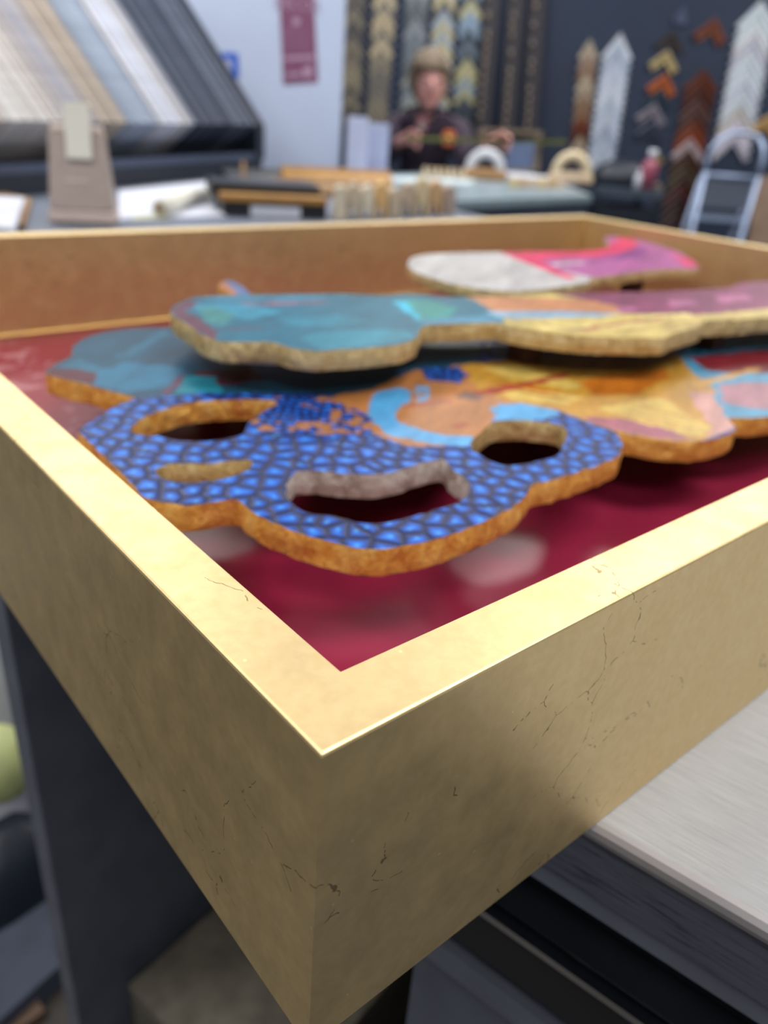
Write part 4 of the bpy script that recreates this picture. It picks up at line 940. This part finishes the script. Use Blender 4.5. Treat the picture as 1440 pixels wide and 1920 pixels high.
for k in range(4):
    zt = zl-0.19-k*0.24
    if zt < 0.1: break
    l_, r_ = along(LA, LB, zt), along(RA, RB, zt)
    ex = (r_-l_).normalized(); l2, r2_ = l_+ex*0.013, r_-ex*0.013
    t_ = obj('tread', hexa(NB(), [l2, r2_, r2_+Vector((0, 0.11, 0)), l2+Vector((0, 0.11, 0))], [v_-ZZ*0.025 for v_ in (l2, r2_, r2_+Vector((0, 0.11, 0)), l2+Vector((0, 0.11, 0)))]), M['ladder'], lad)
    obj('grip_mat', hexa(NB(), [l2+ZZ*0.0005, r2_+ZZ*0.0005, r2_+Vector((0, 0.11, 0.0005)), l2+Vector((0, 0.11, 0.0005))], [v_+ZZ*0.004 for v_ in (l2, r2_, r2_+Vector((0, 0.11, 0)), l2+Vector((0, 0.11, 0)))]), M['tread'], t_)
for (a3, f3) in ((LA, LF), (RA, RF)):
    top = a3+Vector((0, 0.03, -0.03)); bot = Vector((f3.x, f3.y+0.42, 0.012))
    obj('rear_leg', tube(NB(), [top, bot], 0.011, 10), M['ladder'], lad, smooth=True)
    for b4 in (f3, bot): obj('rubber_foot', tube(NB(), [Vector((b4.x, b4.y, 0.0)), Vector((b4.x, b4.y, 0.03))], 0.017, 12), M['tread'], lad, smooth=True)

# ------------------------------------------------------------------ the person behind the counter
def skin_mesh(name, joints, links, mat, parent, sub=2):
    """joints: {key: (x,y,z,r[,r2])} world; links: pairs; first joint is the root"""
    keys = list(joints); idx = {k: i for i, k in enumerate(keys)}; wl = world_loc(parent)
    me = bpy.data.meshes.new(name); me.from_pydata([tuple(Vector(joints[k][:3])-wl) for k in keys], [(idx[a3], idx[b4]) for a3, b4 in links], [])
    o = bpy.data.objects.new(name, me); COL.objects.link(o); o.parent = parent
    sm = o.modifiers.new('skin', 'SKIN'); sm.use_smooth_shade = True; sm.branch_smoothing = 0.4
    if not me.skin_vertices: me.skin_vertices.new()
    for i, k in enumerate(keys):
        j = joints[k]; sv_ = me.skin_vertices[0].data[i]; sv_.radius = (j[3], j[4] if len(j) > 4 else j[3]); sv_.use_root = (i == 0); sv_.use_loose = False
    ss = o.modifiers.new('sub', 'SUBSURF'); ss.levels = sub; ss.render_levels = sub
    me.materials.append(mat); return o
skinm = plain('skin', srgb(206, 150, 142), 0.5, 0, 0.06)
per = thing('person', Vector((0.06, 4.30, 0)), 'person with light brown hair in plum sweater, looking down, holding a measuring tape', 'person')
HL, HR_ = YP(765, 258, 3.90), YP(932, 262, 3.92)       # hands
J = {'pelvis': (0.06, 4.30, 0.88, 0.13, 0.10), 'waist': (0.06, 4.25, 1.00, 0.11, 0.085), 'chest': (0.06, 4.19, 1.12, 0.105, 0.08), 'collar': (0.06, 4.14, 1.20, 0.055, 0.05),
     'neck': (0.058, 4.11, 1.26, 0.045), 'skull': (0.052, 4.08, 1.345, 0.060, 0.066), 'crown': (0.050, 4.07, 1.40, 0.055, 0.062),
     'shl': (-0.085, 4.15, 1.185, 0.035), 'ell': (-0.125, 4.06, 1.05, 0.028), 'wrl': (HL.x-0.035, 3.945, HL.z-0.015, 0.023), 'pal': (HL.x-0.005, 3.915, HL.z-0.002, 0.027, 0.018),
     'shr': (0.205, 4.15, 1.185, 0.035), 'elr': (0.27, 4.05, 1.05, 0.028), 'wrr': (HR_.x-0.035, 3.965, HR_.z-0.012, 0.023), 'par': (HR_.x+0.0, 3.94, HR_.z-0.002, 0.027, 0.018),
     'hipl': (-0.03, 4.31, 0.82, 0.085), 'knl': (-0.035, 4.29, 0.46, 0.056), 'anl': (-0.035, 4.32, 0.09, 0.037), 'tol': (-0.04, 4.20, 0.035, 0.032),
     'hipr': (0.15, 4.31, 0.82, 0.085), 'knr': (0.155, 4.29, 0.46, 0.056), 'anr': (0.155, 4.32, 0.09, 0.037), 'tor': (0.16, 4.20, 0.035, 0.032)}
K = [('pelvis', 'waist'), ('waist', 'chest'), ('chest', 'collar'), ('collar', 'neck'), ('neck', 'skull'), ('skull', 'crown'), ('collar', 'shl'), ('shl', 'ell'), ('ell', 'wrl'), ('wrl', 'pal'),
     ('collar', 'shr'), ('shr', 'elr'), ('elr', 'wrr'), ('wrr', 'par'), ('pelvis', 'hipl'), ('hipl', 'knl'), ('knl', 'anl'), ('anl', 'tol'), ('pelvis', 'hipr'), ('hipr', 'knr'), ('knr', 'anr'), ('anr', 'tor')]
for side, H, sg in (('l', Vector(J['pal'][:3]), 1), ('r', Vector(J['par'][:3]), 1)):
    for f in range(4):
        ln = (0.036, 0.042, 0.039, 0.030)[f]; b4 = H+Vector((0.030, -0.006, 0.022-0.0155*f)); m4 = b4+Vector((ln*0.62, -0.018, -0.003)); e4 = m4+Vector((ln*0.05, -0.022, -0.012))
        for kk, q_, r_ in (('b', b4, 0.0095), ('m', m4, 0.0085), ('e', e4, 0.0075)): J[f'f{side}{f}{kk}'] = (*q_, r_)
        K += [('pa'+side, f'f{side}{f}b'), (f'f{side}{f}b', f'f{side}{f}m'), (f'f{side}{f}m', f'f{side}{f}e')]
    b4 = H+Vector((0.004, -0.016, 0.024)); e4 = b4+Vector((0.026, -0.026, 0.008))
    J[f't{side}b'] = (*b4, 0.0105); J[f't{side}e'] = (*e4, 0.0085); K += [('pa'+side, f't{side}b'), (f't{side}b', f't{side}e')]
skin_mesh('body', J, K, skinm, per, 2)
# face, tilted down towards the tape
def face_pt(dx, dy, dz): return Vector((0.055+dx, 4.065+dy, 1.365+dz))
bm = NB(); ball(bm, face_pt(0, -0.028, -0.012), (0.060, 0.068, 0.090), 24); ball(bm, face_pt(0.004, -0.058, -0.060), (0.032, 0.032, 0.032), 16)
bmesh.ops.rotate(bm, verts=bm.verts, cent=face_pt(0, 0, 0), matrix=Matrix.Rotation(0.30, 3, 'X') @ Matrix.Rotation(0.1, 3, 'Z')); obj('face', bm, skinm, per, smooth=True)
bm = tube(NB(), [face_pt(0.008, -0.112, 0.012), face_pt(0.009, -0.128, -0.020), face_pt(0.009, -0.112, -0.033)], [0.007, 0.013, 0.010], 10); obj('nose', bm, skinm, per, smooth=True)
for sx in (-1, 1):
    bm = NB(); ball(bm, face_pt(0.008+sx*0.028, -0.103, 0.006), (0.014, 0.008, 0.005), 12); obj('eye', bm, M['black'], per, smooth=True)
    bm = NB(); ball(bm, face_pt(sx*0.071, -0.02, -0.010), (0.010, 0.018, 0.028), 12); obj('ear', bm, skinm, per, smooth=True)
bm = NB(); ball(bm, face_pt(0.008, -0.098, -0.056), (0.022, 0.008, 0.006), 12); obj('mouth', bm, plain('lips', srgb(176, 90, 92), 0.5), per, smooth=True)
# hair
bm = NB(); bmesh.ops.create_icosphere(bm, subdivisions=5, radius=1)
for v_ in bm.verts:
    c0 = v_.co.copy(); n5 = 1+0.06*noise.noise(c0*5)+0.03*noise.noise(c0*14)
    x_, y_, z_ = c0*n5
    if y_ < 0.0 and z_ < 0.25: y_ = y_*(0.15+0.75*min(1, abs(x_)**2))
    v_.co = face_pt(x_*0.094-0.004, y_*0.112-0.002, z_*0.118+0.022)
obj('hair', bm, plain('light_brown_hair', srgb(112, 96, 78), 0.7, 0, 0.3, 60), per, smooth=True)
# sweater and trousers
knit = plain('plum_knit', srgb(58, 46, 62), 0.85, 0, 0.35, 45)
S = {'chest': (0.06, 4.19, 1.11, 0.145, 0.115), 'waist': (0.06, 4.24, 0.98, 0.14, 0.115), 'hem': (0.06, 4.28, 0.84, 0.15, 0.125), 'collar': (0.06, 4.145, 1.205, 0.095, 0.075), 'neckline': (0.058, 4.125, 1.245, 0.062, 0.055),
     'shl': (-0.085, 4.15, 1.185, 0.078), 'ell': (-0.125, 4.06, 1.05, 0.066), 'cul': (J['wrl'][0]-0.012, J['wrl'][1]+0.01, J['wrl'][2]-0.004, 0.036),
     'shr': (0.205, 4.15, 1.185, 0.078), 'elr': (0.27, 4.05, 1.05, 0.066), 'cur': (J['wrr'][0]-0.012, J['wrr'][1]+0.01, J['wrr'][2]-0.004, 0.036)}
sw = skin_mesh('sweater', S, [('chest', 'waist'), ('waist', 'hem'), ('chest', 'collar'), ('collar', 'neckline'), ('collar', 'shl'), ('shl', 'ell'), ('ell', 'cul'), ('collar', 'shr'), ('shr', 'elr'), ('elr', 'cur')], knit, per, 2)
navyc = plain('navy_cloth', srgb(22, 30, 50), 0.8)
bm = loft(NB(), [rr(0.058, 4.115, 0.105, 0.095, z_, 20) for z_ in (1.235, 1.262)]+[rr(0.057, 4.108, 0.10, 0.09, 1.283, 20)]); obj('shirt_collar', bm, navyc, per, smooth=True)
TJ = {'pelvis': (0.06, 4.30, 0.90, 0.145, 0.115), 'hipl': (-0.03, 4.31, 0.80, 0.098), 'knl': (-0.035, 4.29, 0.46, 0.072), 'anl': (-0.035, 4.32, 0.10, 0.055), 'hipr': (0.15, 4.31, 0.80, 0.098), 'knr': (0.155, 4.29, 0.46, 0.072), 'anr': (0.155, 4.32, 0.10, 0.055)}
skin_mesh('trousers', TJ, [('pelvis', 'hipl'), ('hipl', 'knl'), ('knl', 'anl'), ('pelvis', 'hipr'), ('hipr', 'knr'), ('knr', 'anr')], navyc, per, 2)
for x_ in (-0.04, 0.158):
    bm = loft(NB(), [rr(x_, 4.25, 0.10, 0.27, 0.001, 20), rr(x_, 4.25, 0.10, 0.27, 0.03, 20), rr(x_, 4.26, 0.095, 0.24, 0.07, 20), rr(x_, 4.31, 0.085, 0.12, 0.11, 20)]); obj('shoe', bm, M['black'], per, smooth=True)
# flower motifs knitted on the sweater front
def flower(c, r_, petal, core, label):
    bm = NB()
    for k in range(6):
        a3 = 2*PI*k/6; ball(bm, c+Vector((math.cos(a3)*r_*0.6, 0, math.sin(a3)*r_*0.6)), (r_*0.42, 0.012, r_*0.42), 12)
    o = obj('flower_motif', bm, petal, per, smooth=True); o['label'] = label
    bm = NB(); ball(bm, c+Vector((0, -0.006, 0)), (r_*0.38, 0.013, r_*0.38), 12); obj('flower_centre', bm, core, o, smooth=True)
flower(YP(841, 260, 4.055), 0.038, plain('orange_wool', srgb(196, 104, 62), 0.8), plain('yellow_wool', srgb(250, 206, 110), 0.8), 'orange flower with yellow centre')
flower(YP(790, 238, 4.05), 0.030, plain('rose_wool', srgb(150, 96, 110), 0.8), plain('mint_wool', srgb(140, 186, 160), 0.8), 'rose and mint flower')
# tape
pa, pb, pc2 = HL+Vector((0.03, -0.035, 0)), HR_+Vector((0.03, -0.035, 0.0)), YP(1062, 266, 4.0)
bm = NB(); q_ = [HL+Vector((-0.01, -0.03, 0.002)), pa, pa.lerp(pb, .5)-ZZ*0.002, pb, pc2]
hexa_pts = [v_+ZZ*0.009 for v_ in q_]+[v_-ZZ*0.009 for v_ in q_[::-1]]
hexa(bm, hexa_pts, [v_+Vector((0, 0.002, 0)) for v_ in hexa_pts])
tag(obj('measuring_tape', bm, M['ochre']), 'dull yellow green measuring tape stretched between the hands of the person', 'tape measure')
